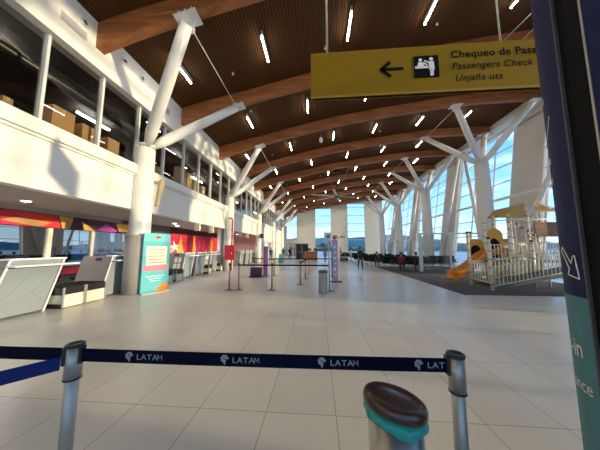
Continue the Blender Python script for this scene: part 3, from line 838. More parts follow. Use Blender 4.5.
# ------------------------------------------------------------------ check-in desks
def desk(label, y, L=1.0, poster=False, scale_=1):
    t = thing('check_in_desk', label, 'desk', (-7.25, y, 0), 0, 'slanted check-in desks')
    sh = .38; H_ = 1.36; D = 1.1
    def P(x, yy, z): return (x, yy+sh*z/H_, z)
    b = MB(); b.add([P(-.03, 0, .04), P(0, 0, .04), P(0, L, .04), P(-.03, L, .04), P(-.03, 0, H_), P(0, 0, H_), P(0, L, H_), P(-.03, L, H_)],
          [(3, 2, 1, 0), (4, 5, 6, 7), (0, 1, 5, 4), (1, 2, 6, 5), (2, 3, 7, 6), (3, 0, 4, 7)])
    fp = b.build('front_panel', M['lgrey'], t)
    b = MB()
    for (a, c) in (((.1, .25), (.45, 1.0)), ((.1, .25), (.62, .55)), ((.45, 1.0), (.98, 1.05)), ((.62, .55), (.98, .2)), ((.62, .55), (.98, 1.05))):
        b.bar(P(.001, a[0]*L, a[1]), P(.001, c[0]*L, c[1]), .003, .006, up=(1, 0, 0))
    b.build('etched_lines', M['grey'], fp)
    for y0 in (0, L-.04):
        b = MB(); b.add([P(-D, y0, 0), P(.012, y0, 0), P(.012, y0+.04, 0), P(-D, y0+.04, 0), P(-D, y0, H_), P(.012, y0, H_), P(.012, y0+.04, H_), P(-D, y0+.04, H_)],
              [(3, 2, 1, 0), (4, 5, 6, 7), (0, 1, 5, 4), (1, 2, 6, 5), (2, 3, 7, 6), (3, 0, 4, 7)])
        b.build('side_panel', M['grey'], t)
    for y0 in (-.012, L-.028):
        b = MB(); b.add([P(.0, y0, 0), P(.03, y0, 0), P(.03, y0+.04, 0), P(.0, y0+.04, 0), P(.0, y0, H_), P(.03, y0, H_), P(.03, y0+.04, H_), P(.0, y0+.04, H_)],
              [(3, 2, 1, 0), (4, 5, 6, 7), (0, 1, 5, 4), (1, 2, 6, 5), (2, 3, 7, 6), (3, 0, 4, 7)])
        b.build('edge_trim', M['desktop'], t)
    MB().box(-.22, .06, sh-.02, L+sh+.02, H_-.01, H_+.03).build('top_shelf', M['desktop'], t, bevel=.006)
    MB().box(.0, .26, sh*.85, L+sh+.22, 1.19, 1.235).build('document_ledge', M['desktop'], t, bevel=.006)
    MB().box(-D, -.03, .3, L+.2, .82, .86).build('work_surface', M['grey'], t)
    MB().box(.001, .008, .3, .55, 1.16, 1.19).build('label_strip', M['dgrey'], t)
    if poster:
        b = MB()
        for q in range(2): 
            z0 = .55+q*.32; yy = -.004+sh*(z0+.13)/H_
            for r_ in range(2):
                x0 = -.55+r_*.22
                b.add([P(x0, -.006, z0), P(x0+.17, -.006, z0), P(x0+.17, -.006, z0+.26), P(x0, -.006, z0+.26)], [(0, 1, 2, 3)])
        b.build('notice_sheets', M['paper'], t)
    b = MB().add([P(-.6, -.004, 1.2), P(-.35, -.004, 1.2), P(-.35, -.004, 1.3), P(-.6, -.004, 1.3)], [(0, 1, 2, 3)])
    b.build('screen_back', M['blackp'], t)
    # monitor above the work surface
    m_ = MB().box(-.75, -.35, .55, .6, .98, 1.24); m_.box(-.58, -.52, .56, .59, .86, .98); m_.build('monitor', M['blackp'], t)
    return t
desk('pale slanted check-in desk cut by the left edge of the frame', 4.38, 1.15)
desk('pale slanted check-in desk between the low scales and the aqua banner', 7.04, .9)
desk('pale slanted check-in desk just past the aqua banner, with notices on its side', 11.45, .9, True)
desk('pale slanted check-in desk in front of the mural, second past the banner', 12.75, .95)
desk('pale slanted check-in desk under the mural end, nearest the red cabinet', 14.5, 1.0, True)
for i, y in enumerate((20.4, 22.0, 23.5)):
    desk('pale slanted check-in desk before the dusty pink wall, %s one' % ['nearest', 'middle', 'farthest'][i], y, .9)

def scale_unit(label, y, L=.62):
    t = thing('baggage_scale', label, 'scale', (-6.96, y, 0), 0, 'low baggage scales')
    MB().box(-.9, 0, .02, L-.02, .02, .36).build('cabinet', M['cream'], t)
    MB().box(-.9, .004, .0, L, .36, .56).build('belt_housing', M['blackp'], t)
    MB().box(-.88, -.03, .04, L-.04, .56, .572).build('belt_surface', M['black'], t)
    for yy in (.0, L-.04): MB().box(.005, .03, yy, yy+.045, .02, .56).build('corner_post', M['steel'], t)
    MB().box(-.9, 0, 0, .019, .0, .12).build('kick_plate', M['blackp'], t)
    return t
scale_unit('low black topped baggage scale beside the leftmost desk', 5.71, .60)
scale_unit('low black topped baggage scale against the desk nearest the banner', 6.31, .66)
scale_unit('low black topped baggage scale just behind the aqua banner', 9.75, .68)
scale_unit('low black topped baggage scale before the desk with notices', 10.6, .62)
scale_unit('low black topped baggage scale between the desks under the mural', 13.92, .5)
scale_unit('low black topped baggage scale at the foot of the second left column', 15.7, .3)

# office chairs behind the first desks
def office_chair(label, x, y, rz):
    t = thing('office_chair', label, 'chair', (x, y, 0), rz, 'black chairs behind the desks')
    MB().box(-.24, .24, -.24, .24, .46, .54).build('seat', M['seat'], t, bevel=.03)
    MB().box(-.23, .23, .2, .27, .58, 1.05).build('backrest', M['seat'], t, bevel=.03)
    MB().tube([(0, 0, .1), (0, 0, .47)], .03, 10).build('gas_column', M['blackp'], t)
    for k in range(5):
        a = k*2*PI/5; MB().bar((0, 0, .1), (.28*math.cos(a), .28*math.sin(a), .07), .04, .03).build('leg', M['blackp'], t)
        MB().lathe([(0, 0), (.02, .0), (.03, .03), (.02, .06), (0, .06)], 8, c=(.28*math.cos(a), .28*math.sin(a), 0)).build('castor', M['blackp'], t)
office_chair('black office chair behind the low scales, left one', -9.1, 7.0, .6)
office_chair('black office chair behind the low scales, beside the grey desk side', -9.2, 8.1, -.5)
office_chair('black office chair past the aqua banner behind the desk', -8.6, 10.4, .2)

# ------------------------------------------------------------------ hanging lane blades under the fascia
for i, y in enumerate((12.3, 14.0, 19.6, 21.4)):
    t = thing('hanging_lane_sign', 'small cream box sign hanging under the fascia, %s from the camera' % ORD[i], 'sign', (-6.9, y, 3.09), 0, 'box signs under the fascia')
    MB().box(-.15, .15, -.05, .05, -.46, -.02).build('sign_box', M['cream'], t, bevel=.01)
    MB().tube([(0, 0, -.03), (0, 0, 0.0)], .015, 8).build('hanger', M['steel'], t)

# tan fin bracket on the first column
t = thing('fin_bracket', 'tapered tan fin hanging at the ledge beside the nearest left column', 'bracket', (-6.3, 8.1, 3.25))
MB().prism([(0, 0), (.07, .02), (.42, 1.05), (.3, 1.2), (.16, 1.1)], lambda u, v, d: (d, u, v), -.05, .05).build('fin', mat('tan metal', (.42, .33, .2), .5), t)
MB().box(-.42, -.05, .1, .3, 1.0, 1.08).build('fixing_arm', M['steel'], t)

# ------------------------------------------------------------------ aqua banner
t = thing('poster_stand', 'aqua poster stand with pink bar and cream notice before the nearest left column', 'poster', (-6.28, 7.60, 0), math.atan2(.96, .35))
W_ = 1.02; H_ = 2.2
MB().box(0, W_, -.03, .03, .03, H_).build('poster_board', M['cyan'], t)
MB().box(-.02, W_+.02, -.16, .16, 0, .03).build('base', M['steel'], t)
F = lambda u, v, d: (u, -.031-d, v)
def rect(x0, x1, z0, z1, m, name, par, d=.004, fn=F): return MB().prism([(x0, z0), (x1, z0), (x1, z1), (x0, z1)], fn, 0, d).build(name, M[m], par)
rect(.12, .9, 1.02, 1.72, 'paper', 'notice_panel', t)
rect(.04, .97, .80, 1.0, 'pink', 'pink_bar', t)
rect(.0, W_, 1.9, H_, 'cyanl', 'header_band', t, .002)
p = MB(); disc(p, .5, 2.06, .06, lambda u, v, d: F(u, v, d+.003)); disc(p, .58, 2.05, .045, lambda u, v, d: F(u, v, d+.003)); p.build('logo', M['crimson'], t)
p = MB()
for k in range(5): p.prism([(.2, 1.60-k*.12), (.8-.1*(k % 2), 1.60-k*.12), (.8-.1*(k % 2), 1.575-k*.12), (.2, 1.575-k*.12)], lambda u, v, d: F(u, v, d+.005), 0, .001)
p.build('notice_lines', M['grey'], t)
p = MB()
for k, (a, c) in enumerate(((.15, .85), (.25, .75), (.3, .7))): p.prism([(a, .62-k*.09), (c, .62-k*.09), (c, .60-k*.09), (a, .60-k*.09)], F, 0, .003)
p.build('caption_lines', M['wpaint'], t)
p = MB().prism([(.55, .04), (1.0, .04), (1.0, .30), (.85, .33), (.7, .22), (.6, .2)], F, 0, .004); p.build('orange_motif', M['orange'], t)
disc(MB(), 0, 0, .1, F)

# ------------------------------------------------------------------ hall stanchions
sp0 = None
def hall_post(label, x, y):
    global sp0
    if sp0 is None:
        t = thing('barrier_post', label, 'queue post', (x, y, 0), 0, 'thin barrier posts across the hall')
        MB().lathe([(0, 0), (.17, 0), (.17, .015), (.05, .03), (0, .03)], 24).build('base', M['dsteel'], t)
        MB().tube([(0, 0, .02), (0, 0, .95)], .032, 14).build('pole', M['dsteel'], t)
        MB().tube([(0, 0, .95), (0, 0, 1.05)], .042, 14).build('head', M['blackp'], t)
        sp0 = t; return t
    return copy_tree(sp0, (x, y, 0), None, label)
hp = [(-3.49, 8.75, 'left of the pair by the red cabinet'), (-3.12, 8.78, 'right of the pair by the red cabinet'), (-1.8, 8.85, 'between the purple box and the middle of the hall'),
      (-.78, 10.3, 'middle of the hall, front of three'), (-.66, 12.2, 'middle of the hall, second of three'), (-.55, 14.4, 'middle of the hall, rear of three'),
      (-2.6, 13.4, 'left of the hall centre beside the purple panel'), (-4.3, 14.6, 'far left before the purple box'), (.9, 13.6, 'just left of the lilac banner foot')]
for x, y, l in hp: hall_post('thin grey barrier post standing '+l, x, y)
def hall_belt(i, j, z=.97):
    a, c = hp[i], hp[j]
    b = MB().bar((a[0], a[1], z), (c[0], c[1], z), .006, .06)
    o = b.build('barrier_belt', M['belt']); tag(o, 'dark belt strung from the post %s' % a[2], 'belt', 'belts of the hall barriers'); o['label'] = ('dark belt from the post '+a[2])
hall_belt(1, 2); hall_belt(3, 4); hall_belt(4, 5); hall_belt(6, 7)
b = MB().bar((-1.8, 8.85, .97), (.43, 8.85, .97), .006, .06); tag(b.build('barrier_belt', M['belt']), 'dark belt reaching the white sign pole beside the steel bin', 'belt', 'belts of the hall barriers')
b = MB().bar((-2.6, 13.4, 1.0), (.9, 13.6, 1.0), .006, .06); tag(b.build('barrier_belt', M['belt']), 'dark belt strung across the hall behind the front posts', 'belt', 'belts of the hall barriers')

# sign pole with paper sign
t = thing('pole_sign', 'slim steel pole holding a small white sign beside the steel bin', 'sign', (.45, 8.85, 0))
MB().lathe([(0, 0), (.16, 0), (.16, .015), (.04, .03), (0, .03)], 24).build('base', M['dsteel'], t)
MB().tube([(0, 0, .02), (0, 0, 2.0)], .026, 12).build('pole', M['steel'], t)
MB().box(-.18, .10, -.02, .02, 1.92, 2.26).build('sign_board', M['coolw'], t)
MB().prism([(-.11, 2.12), (.03, 2.2), (.05, 2.06), (-.04, 2.02)], lambda u, v, d: (u, -.021-d, v), 0, .004).build('purple_print', M['lilac'], t)

# steel bin in the hall
t = thing('steel_bin', 'tall cylindrical steel bin standing in the middle of the hall', 'bin', (.2, 8.45, 0))
MB().lathe([(0, 0), (.17, 0), (.17, .03), (.165, .72), (.17, .74)], 32).build('bin_body', M['steeld'], t)
MB().lathe([(.172, .73), (.178, .75), (.17, .82), (.12, .83), (.11, .80), (0, .80)], 32).build('bin_top', M['dgrey'], t)

# lilac banner
t = thing('lilac_banner', 'narrow lilac banner stand with green edge right of the steel bin', 'banner', (.86, 11.17, 0), .15)
MB().box(-.14, .14, -.02, .02, .05, 2.05).build('banner_panel', M['lilac'], t)
MB().box(-.18, -.14, -.015, .015, .2, 1.7).build('green_edge', M['leaf'], t)
MB().box(-.22, .3, -.16, .16, 0, .05).build('base', M['blackp'], t)
p = MB()
for k in range(6): disc(p, .02*(-1)**k, .35+k*.27, .06 if k % 2 else .04, lambda u, v, d: (u, -.021-d, v))
p.build('white_motifs', M['cyanl'], t)
t2 = thing('banner_ornament', 'brown and white ornament on top of the lilac banner', 'ornament', (.86, 11.17, 2.05), .15)
MB().lathe([(0, 0), (.08, .04), (.11, .12), (.07, .22), (0, .25)], 12).build('brown_body', M['woodk'], t2)
MB().prism([(.1, .08), (.5, .12), (.52, .18), (.15, .2)], lambda u, v, d: (u, d, v), -.03, .03).build('brown_wing', M['woodk'], t2)
MB().lathe([(0, .1), (.08, .14), (.06, .24), (0, .26)], 10, c=(.17, -.05, 0)).build('white_head', M['wpaint'], t2)

# purple box and totem on the left
t = thing('luggage_sizer', 'dark purple luggage sizer box standing left in the hall', 'box', (-3.5, 12.72, 0))
MB().box(-.3, .3, -.2, .2, .06, .55).build('box_body', M['purple'], t, bevel=.02)
MB().box(-.38, .32, -.22, .22, .0, .06).build('base', M['blackp'], t)
h = MB().tube([(-.1, 0, .55), (-.1, 0, .9), (.12, 0, .9), (.12, 0, .55)], .02, 8); h.build('handle_frame', M['dsteel'], t)
t = thing('purple_panel', 'tall slim patterned purple panel right of the luggage sizer', 'banner', (-3.08, 13.2, 0))
MB().box(-.13, .13, -.03, .03, .03, 1.75).build('panel_board', M['lilac'], t)
MB().box(-.13, .0, -.04, -.03, .3, 1.75).build('magenta_stripe', M['magenta'], t)
MB().box(-.2, .2, -.18, .18, 0, .03).build('base', M['blackp'], t)
t = thing('teal_stand', 'small teal stand on the far hall floor before the doors', 'stand', (-4.0, 24.6, 0))
MB().box(-.3, .3, -.2, .2, 0, .35).build('stand_base', M['teal'], t)
MB().box(-.25, .25, -.04, .04, .35, 1.0).build('stand_sign', M['cyan'], t)

# red hose cabinet and pipe
t = thing('fire_hose_cabinet', 'red fire hose cabinet hanging at the second left column', 'cabinet', (-6.55, 15.7, 0))
MB().box(-.1, .62, -.12, .12, .8, 1.85).build('cabinet_box', M['red'], t, bevel=.015)
MB().box(0, .52, -.13, -.12, .88, 1.77).build('cabinet_door', M['crimson'], t)
MB().box(.42, .46, -.16, -.13, 1.2, 1.35).build('handle', M['wpaint'], t)
t = thing('fire_riser_pipe', 'red riser pipe with hooked top above the hose cabinet', 'pipe', (-6.35, 15.92, 0))
MB().tube([(.1, 0, 0), (.1, 0, 3.6), (.06, 0, 3.8), (-.06, 0, 3.86), (-.2, 0, 3.86)], .055, 12).build('pipe_run', M['red'], t)
for z in (1.9, 3.0): MB().tube([(.1, 0, z), (.1, 0, z+.06)], .075, 12).build('pipe_collar', M['red'], t)

# speaker on the third left column
t = thing('wall_speaker', 'small black loudspeaker on the third left column', 'speaker', (-6.2, 24.6, 2.75))
MB().box(-.15, .15, -.15, .15, 0, .5).build('speaker_case', M['blackp'], t, bevel=.02)
MB().box(-.2, -.12, -.03, .03, .2, .28).build('bracket', M['dsteel'], t)

# ------------------------------------------------------------------ cardboard boxes behind gallery glass
def carton(label, x, y, z, sx_, sy_, sz, m):
    t = thing('cardboard_box', label, 'box', (x, y, z), 0, 'cartons on the gallery sill')
    MB().box(-sx_/2, sx_/2, -sy_/2, sy_/2, 0, sz).build('carton', M[m], t)
    MB().box(-sx_/2-.001, sx_/2+.001, -.03, .03, sz-.08, sz+.001).build('tape', M['cardp' if m == 'card' else 'paper'], t)
carton('large brown carton at the second gallery pane', -7.42, 5.47, 4.755, .45, .56, .84, 'card')
carton('brown carton beside the large one behind gallery glass', -7.42, 6.25, 4.755, .45, .56, .74, 'card')
carton('brown carton at the third gallery pane next to the mullion', -7.42, 7.05, 4.755, .42, .44, .74, 'card')
carton('small brown carton at the nearest gallery pane', -7.40, 4.35, 4.755, .35, .18, .42, 'card')
for i, (y, h_) in enumerate(((11.2, 1.25), (11.8, 1.1), (12.5, .95), (9.4, .6), (13.4, .8))):
    carton('pale stacked carton behind gallery glass past the nearest column, %s one' % ['tallest', 'second tallest', 'middle', 'shortest', 'farthest'][i], -7.42, y, 4.755, .4, .45, h_, 'cardp')

# ------------------------------------------------------------------ seats
def seat_row(label, x, y, rz, n=4):
    t = thing('bench_seating', label, 'seating', (x, y, 0), rz, 'black airport seat rows')
    W = .56
    MB().box(-n*W/2, n*W/2, -.03, .03, .34, .40).build('beam', M['dsteel'], t)
    for k in range(n):
        cx = (-n/2+.5+k)*W
        mb = MB(); mb.prism([(-.26, .44), (.22, .40), (.24, .46), (-.26, .50)], lambda u, v, d, cx=cx: (cx+d, u, v), -.25, .25); mb.build('seat', M['seat'], t)
        mb = MB(); mb.prism([(.20, .44), (.26, .44), (.36, .95), (.30, .97)], lambda u, v, d, cx=cx: (cx+d, u, v), -.25, .25); mb.build('backrest', M['seat'], t)
    for k in range(n+1):
        cx = (-n/2+k)*W
        mb = MB(); mb.bar((cx, -.2, .66), (cx, .22, .66), .05, .03); mb.bar((cx, .2, .4), (cx, .2, .66), .04, .03); mb.build('armrest', M['blackp'], t)
    for s_ in (-1, 1):
        cx = s_*(n*W/2-.25)
        mb = MB(); mb.bar((cx, 0, .02), (cx, 0, .36), .05, .06); mb.bar((cx, -.3, .02), (cx, .3, .02), .06, .04); mb.build('leg', M['dsteel'], t)
    return t
sr = seat_row('black seat row nearest the hall aisle, beside the glass fence post', 6.75, 17.6, -.25, 4)
sl = [(6.5, 19.0, PI-.25, 'back to back with the row at the fence post'), (5.9, 21.2, -.3, 'second pair along the aisle, near side'), (5.7, 22.4, PI-.3, 'second pair along the aisle, far side'),
      (8.4, 20.6, 0, 'behind the glass fence near the columns'), (5.5, 24.8, -.3, 'third pair along the aisle, near side'), (5.3, 26.2, PI-.3, 'third pair along the aisle, far side'),
      (8.2, 24.2, 0, 'middle of the waiting area'), (5.4, 30.4, -.3, 'fourth pair along the aisle'), (8.0, 28.8, PI, 'rear of the waiting area'),
      (4.6, 33.5, -.3, 'farthest along the aisle'), (11.0, 20.6, 0, 'by the right glazing behind the fence'), (9.5, 18.6, .1, 'right behind the glass fence pane')]
for x, y, r, l in sl: copy_tree(sr, (x, y, 0), r, 'black seat row, '+l)

# ------------------------------------------------------------------ glass fence
t = thing('glass_fence', 'tall glass fence with white posts behind the playground slide', 'fence', (7.25, 16.4, 0))
for i, x in enumerate((0, 2.0, 4.0)): MB().box(x-(.11 if i == 0 else .05), x+(.11 if i == 0 else .05), -.06, .06, 0, 2.72).build('fence_post', M['steelw'], t)
MB().box(0, 5.3, -.03, .03, 2.62, 2.72).build('top_rail', M['steelw'], t)
for i in range(2): MB().box(.08+2*i, 1.95+2*i, -.008, .008, .1, 2.62).build('glass_pane', M['glass'], t)
MB().box(4.05, 5.3, -.008, .008, .1, 2.62).build('glass_pane', M['glass'], t)
t = thing('glass_fence', 'farther glass fence with slim frame behind the black seats', 'fence', (7.9, 27.5, 0))
for x in (0, 1.7, 3.4): MB().box(x-.05, x+.05, -.05, .05, 0, 2.6).build('fence_post', M['frame'], t)
MB().box(0, 3.4, -.03, .03, 2.5, 2.6).build('top_rail', M['frame'], t)
for x in (.05, 1.75): MB().box(x, x+1.6, -.008, .008, .1, 2.5).build('glass_pane', M['glass'], t)

# ------------------------------------------------------------------ playground
mt_ = MB().prism([(5.18, 8.5), (11.4, 8.5), (11.4, 22), (5.15, 20.5)], lambda u, v, d: (u, v, d), .0, .015).build('rubber_mat', M['mat_'])
tag(mt_, 'dark grey rubber mat spread under the playground', 'mat')
G = thing('playground', 'cream and yellow playground tower with orange slide and railed ramp on the mat', 'playground', (6.8, 9.3, 0.015))
def W(x, y, z): return Vector((x-6.8, y-9.3, z))
def wbox(a, c, name, m, par=None):
    a, c = W(*a), W(*c); return MB().box(a.x, c.x, a.y, c.y, a.z, c.z).build(name, M[m], par or G)
def ppost(x, y, h_, r=.06):
    p = MB().tube([W(x, y, 0), W(x, y, h_)], r, 14).build('post', M['playc'], G)
    z = .22
    while z < h_: MB().tube([W(x, y, z), W(x, y, z+.035)], r+.011, 14).build('post_collar', M['goldb'], p); z += .32
    MB().lathe([(.06, 0), (.075, .02), (.055, .08), (0, .1)], 12, c=W(x, y, h_)).build('post_finial', M['blackp' if h_ < 2.5 else 'playc'], p)
def rail(a, b_, za, zb_, h_, n, name='railing'):
    mb = MB(); A_, B2 = W(a[0], a[1], za), W(b_[0], b_[1], zb_)
    up = Vector((0, 0, 1))
    mb.tube([A_+up*.06, B2+up*.06], .02, 8); mb.tube([A_+up*h_, B2+up*h_], .024, 8)
    for i in range(n):
        f_ = (i+.5)/n; q = A_+(B2-A_)*f_
        mb.tube([q+up*.06, q+up*h_], .016, 6)
    return mb.build(name, M['playc'], G)
for x, y, h_ in ((6.86, 10.75, 2.3), (6.74, 9.36, 1.98), (7.95, 11.2, 2.95), (8.62, 10.7, 3.05), (8.95, 12.0, 3.3), (9.6, 10.9, 3.35), (9.75, 12.0, 3.4), (7.9, 12.2, 2.4), (11.0, 10.9, 3.3), (11.0, 12.0, 3.3), (9.25, 10.4, 1.9)): ppost(x, y, h_)
wbox((7.7, 10.8, .98), (11.1, 12.2, 1.08), 'deck', 'grey')
wbox((6.9, 9.5, .2), (7.7, 11.0, .28), 'deck', 'grey')
rp = MB(); rp.prism([(6.85, .03), (6.85, .12), (11.2, 1.05), (11.2, .9)], lambda u, v, d: W(u, d, v), 9.36, 10.4); rp.build('ramp', M['dgrey'], G)
rail((6.8, 9.36), (11.2, 9.36), .10, 1.03, .78, 30)
rail((7.6, 10.4), (11.2, 10.4), .30, 1.05, .78, 22)
rail((6.84, 10.65), (6.76, 9.46), .22, .22, .82, 7)
rail((6.9, 10.8), (7.7, 11.0), .25, .25, .8, 5)
rail((8.65, 10.7), (9.55, 10.9), 1.08, 1.08, .7, 8)
rail((9.65, 10.9), (11.0, 10.9), 1.08, 1.08, .8, 11)
rail((7.8, 11.0), (8.6, 10.7), 1.08, 1.08, .7, 7)
rail((8.95, 12.0), (11.0, 12.0), 1.08, 1.08, .8, 14)
for x, y, h_ in ((9.7, 9.5, .66), (9.7, 10.3, .66), (11.1, 9.5, .95)): MB().tube([W(x, y, 0), W(x, y, h_)], .045, 10).build('ramp_leg', M['playc'], G)
def slide():
    path = [(9.0, 11.5, 1.5), (8.5, 11.5, 1.42), (8.0, 11.5, 1.18), (7.75, 11.5, .98), (7.45, 11.5, .74), (7.15, 11.5, .52), (6.85, 11.5, .37), (6.65, 11.5, .31), (6.45, 11.5, .28)]
    prof = [(-.34, .26), (-.31, .26), (-.28, .04), (-.15, -.01), (.15, -.01), (.28, .04), (.31, .26), (.34, .26), (.36, .23), (.31, -.03), (.16, -.09), (-.16, -.09), (-.31, -.03), (-.36, .23)]
    vs = []; n = len(prof)
    for i, p in enumerate(path):
        a = Vector(path[max(0, i-1)]); c = Vector(path[min(len(path)-1, i+1)]); d = (c-a).normalized(); r = d.cross(Vector((0, 0, 1))).normalized(); u = r.cross(d)
        for q, h_ in prof: vs.append(W(*p)+r*q+u*h_)
    fs = []
    for i in range(len(path)-1):
        for k in range(n): fs.append((i*n+k, i*n+(k+1) % n, (i+1)*n+(k+1) % n, (i+1)*n+k))
    mb = MB(); mb.add(vs, fs, True)
    mb.f.append(tuple(range(n))); mb.sm.append(False); mb.mi.append(0)
    mb.f.append(tuple(len(vs)-n+k for k in range(n))); mb.sm.append(False); mb.mi.append(0)
    sl_ = mb.build('slide', M['orange'], G)
    MB().tube([W(6.47, 11.15, .20), W(6.47, 11.85, .20)], .10, 18).build('slide_lip', M['orange'], sl_)
slide()
def arch_panel(a, b_, z0, z1, name='arched_panel'):
    A_, B2 = W(a[0], a[1], 0), W(b_[0], b_[1], 0); d = (B2-A_); L = d.length; d.normalize(); nrm = Vector((d.y, -d.x, 0))
    fn = lambda u, v, dd: A_+d*u+nrm*dd+Vector((0, 0, v))
    H_ = z1-z0; outer = [(0, z0), (0, z0+H_*.75)]+[(L/2-L/2*math.cos(k*PI/10), z0+H_*.75+H_*.25*math.sin(k*PI/10)) for k in range(1, 10)]+[(L, z0+H_*.75), (L, z0)]
    inner = [(L*.16, z0), (L*.16, z0+H_*.42)]+[(L/2-L*.34*math.cos(k*PI/10), z0+H_*.42+H_*.25*math.sin(k*PI/10)) for k in range(1, 10)]+[(L*.84, z0+H_*.42), (L*.84, z0)]
    mb = MB(); n = len(outer)
    for d0 in (-.02, .02):
        vs = [fn(u, v, d0) for u, v in outer]+[fn(u, v, d0) for u, v in inner]
        mb.add(vs, [(i, i+1, n+i+1, n+i) for i in range(n-1)])
    for ring in (outer, inner):
        vs = [fn(u, v, -.02) for u, v in ring]+[fn(u, v, .02) for u, v in ring]
        mb.add(vs, [(i, i+1, n+i+1, n+i) for i in range(n-1)])
    p = mb.build(name, M['playy'], G)
    MB().prism(inner, fn, -.06, -.04).build('dark_hole_sheet', M['black'], p)  # black sheet standing in for the shade inside the hole
arch_panel((7.65, 12.0), (8.35, 11.95), 1.15, 2.1)
arch_panel((8.35, 11.75), (9.1, 11.7), 1.15, 2.6)
wbox((9.2, 12.05, 1.1), (10.0, 12.1, 2.1), 'yellow_panel', 'playy')
wbox((7.8, 11.05, .3), (8.6, 11.09, .95), 'yellow_panel', 'playy')
def slab(pts, th, name, m):
    vs = [W(*p) for p in pts]; vs += [v-Vector((0, 0, th)) for v in vs]; n = len(pts)
    MB().add(vs, [tuple(range(n)), tuple(reversed(range(n, 2*n)))]+[(i, (i+1) % n, n+(i+1) % n, n+i) for i in range(n)]).build(name, M[m], G)
slab([(8.25, 10.6, 3.02), (9.25, 10.6, 3.06), (10.0, 11.4, 3.80), (8.75, 11.6, 3.5)], .04, 'roof_slope', 'playy')
slab([(8.75, 11.6, 3.5), (10.0, 11.4, 3.80), (9.9, 12.3, 3.3), (8.9, 12.3, 3.2)], .04, 'roof_slope', 'playy')
slab([(9.75, 10.6, 3.28), (10.75, 10.6, 3.28), (10.6, 11.3, 3.8), (10.2, 11.3, 3.85)], .04, 'roof_slope', 'playy')
MB().tube([W(9.3, 10.55, 3.0), W(10.05, 10.9, 3.80), W(11.0, 10.75, 3.1)], .03, 8).build('gable_frame', M['playc'], G)
MB().tube([W(7.95, 11.2, 2.9), W(8.6, 10.7, 2.9), W(9.6, 10.9, 2.95), W(11.0, 10.9, 2.95)], .022, 8).build('tie_bar', M['playc'], G)
wbox((9.95, 10.92, 2.15), (11.0, 10.98, 2.82), 'timber_panel', 'boardw')
MB().tube([W(8.8, 10.6, 2.75), W(9.6, 10.6, 2.18)], .02, 8).build('bead_bar', M['playc'], G)
for k in range(7):
    q = W(8.86+k*.115, 10.6, 2.71-k*.082); MB().lathe([(0, -.05), (.045, -.035), (.055, 0), (.045, .035), (0, .05)], 10, c=q).build('bead', M['red' if k % 2 == 0 else 'wpaint'], G)
for x, h_ in ((8.8, 2.8), (9.2, 2.5), (9.6, 2.25)): MB().tube([W(x, 10.6, .5), W(x, 10.6, h_)], .025, 8).build('bead_post', M['playc'], G)

# ------------------------------------------------------------------ far hall furniture
t = thing('cafe_kiosk', 'warm brown cafe counter standing before the far wall', 'kiosk', (-.9, 31, 0))
MB().box(-1.0, .9, -.5, .5, 0, 1.15).build('counter', M['woodk'], t)
MB().box(-1.05, .95, -.55, .55, 1.15, 1.2).build('counter_top', M['boardw'], t)
for x in (-.2, .6): MB().box(x-.25, x+.25, -.05, .05, 1.3, 1.6).build('menu_screen', M['blackp'], t)
t = thing('grey_shelf_unit', 'grey framed booth left of the brown cafe counter', 'booth', (-2.3, 33.5, 0))
for x in (-.9, 0, .9): MB().box(x-.05, x+.05, -.4, .4, 0, 2.3).build('upright', M['grey'], t)
for z in (.0, 1.0, 2.2): MB().box(-.95, .95, -.4, .4, z, z+.12).build('shelf', M['grey'], t)
MB().box(-.9, .9, .3, .38, .1, 2.2).build('back_panel', M['dgrey'], t)
t = thing('planter_box', 'low dark planter with green leaves beside the far seats', 'plant', (3.3, 28.5, 0))
MB().box(-.5, .5, -.35, .35, 0, .45).build('planter', M['dgrey'], t)
lf = MB()
for k in range(60):
    a = random.random()*2*PI; r_ = random.random()*.5; z = .5+random.random()*.6
    c = Vector((r_*math.cos(a)*1.1, r_*math.sin(a)*.6, z)); d = Vector((random.uniform(-1, 1), random.uniform(-1, 1), random.uniform(.2, 1))).normalized()*.25; s2 = d.cross(Vector((0, 0, 1))).normalized()*.07
    lf.add([c, c+d*.5+s2, c+d, c+d*.5-s2], [(0, 1, 2, 3)])
lf.build('leaves', M['leaf'], t)

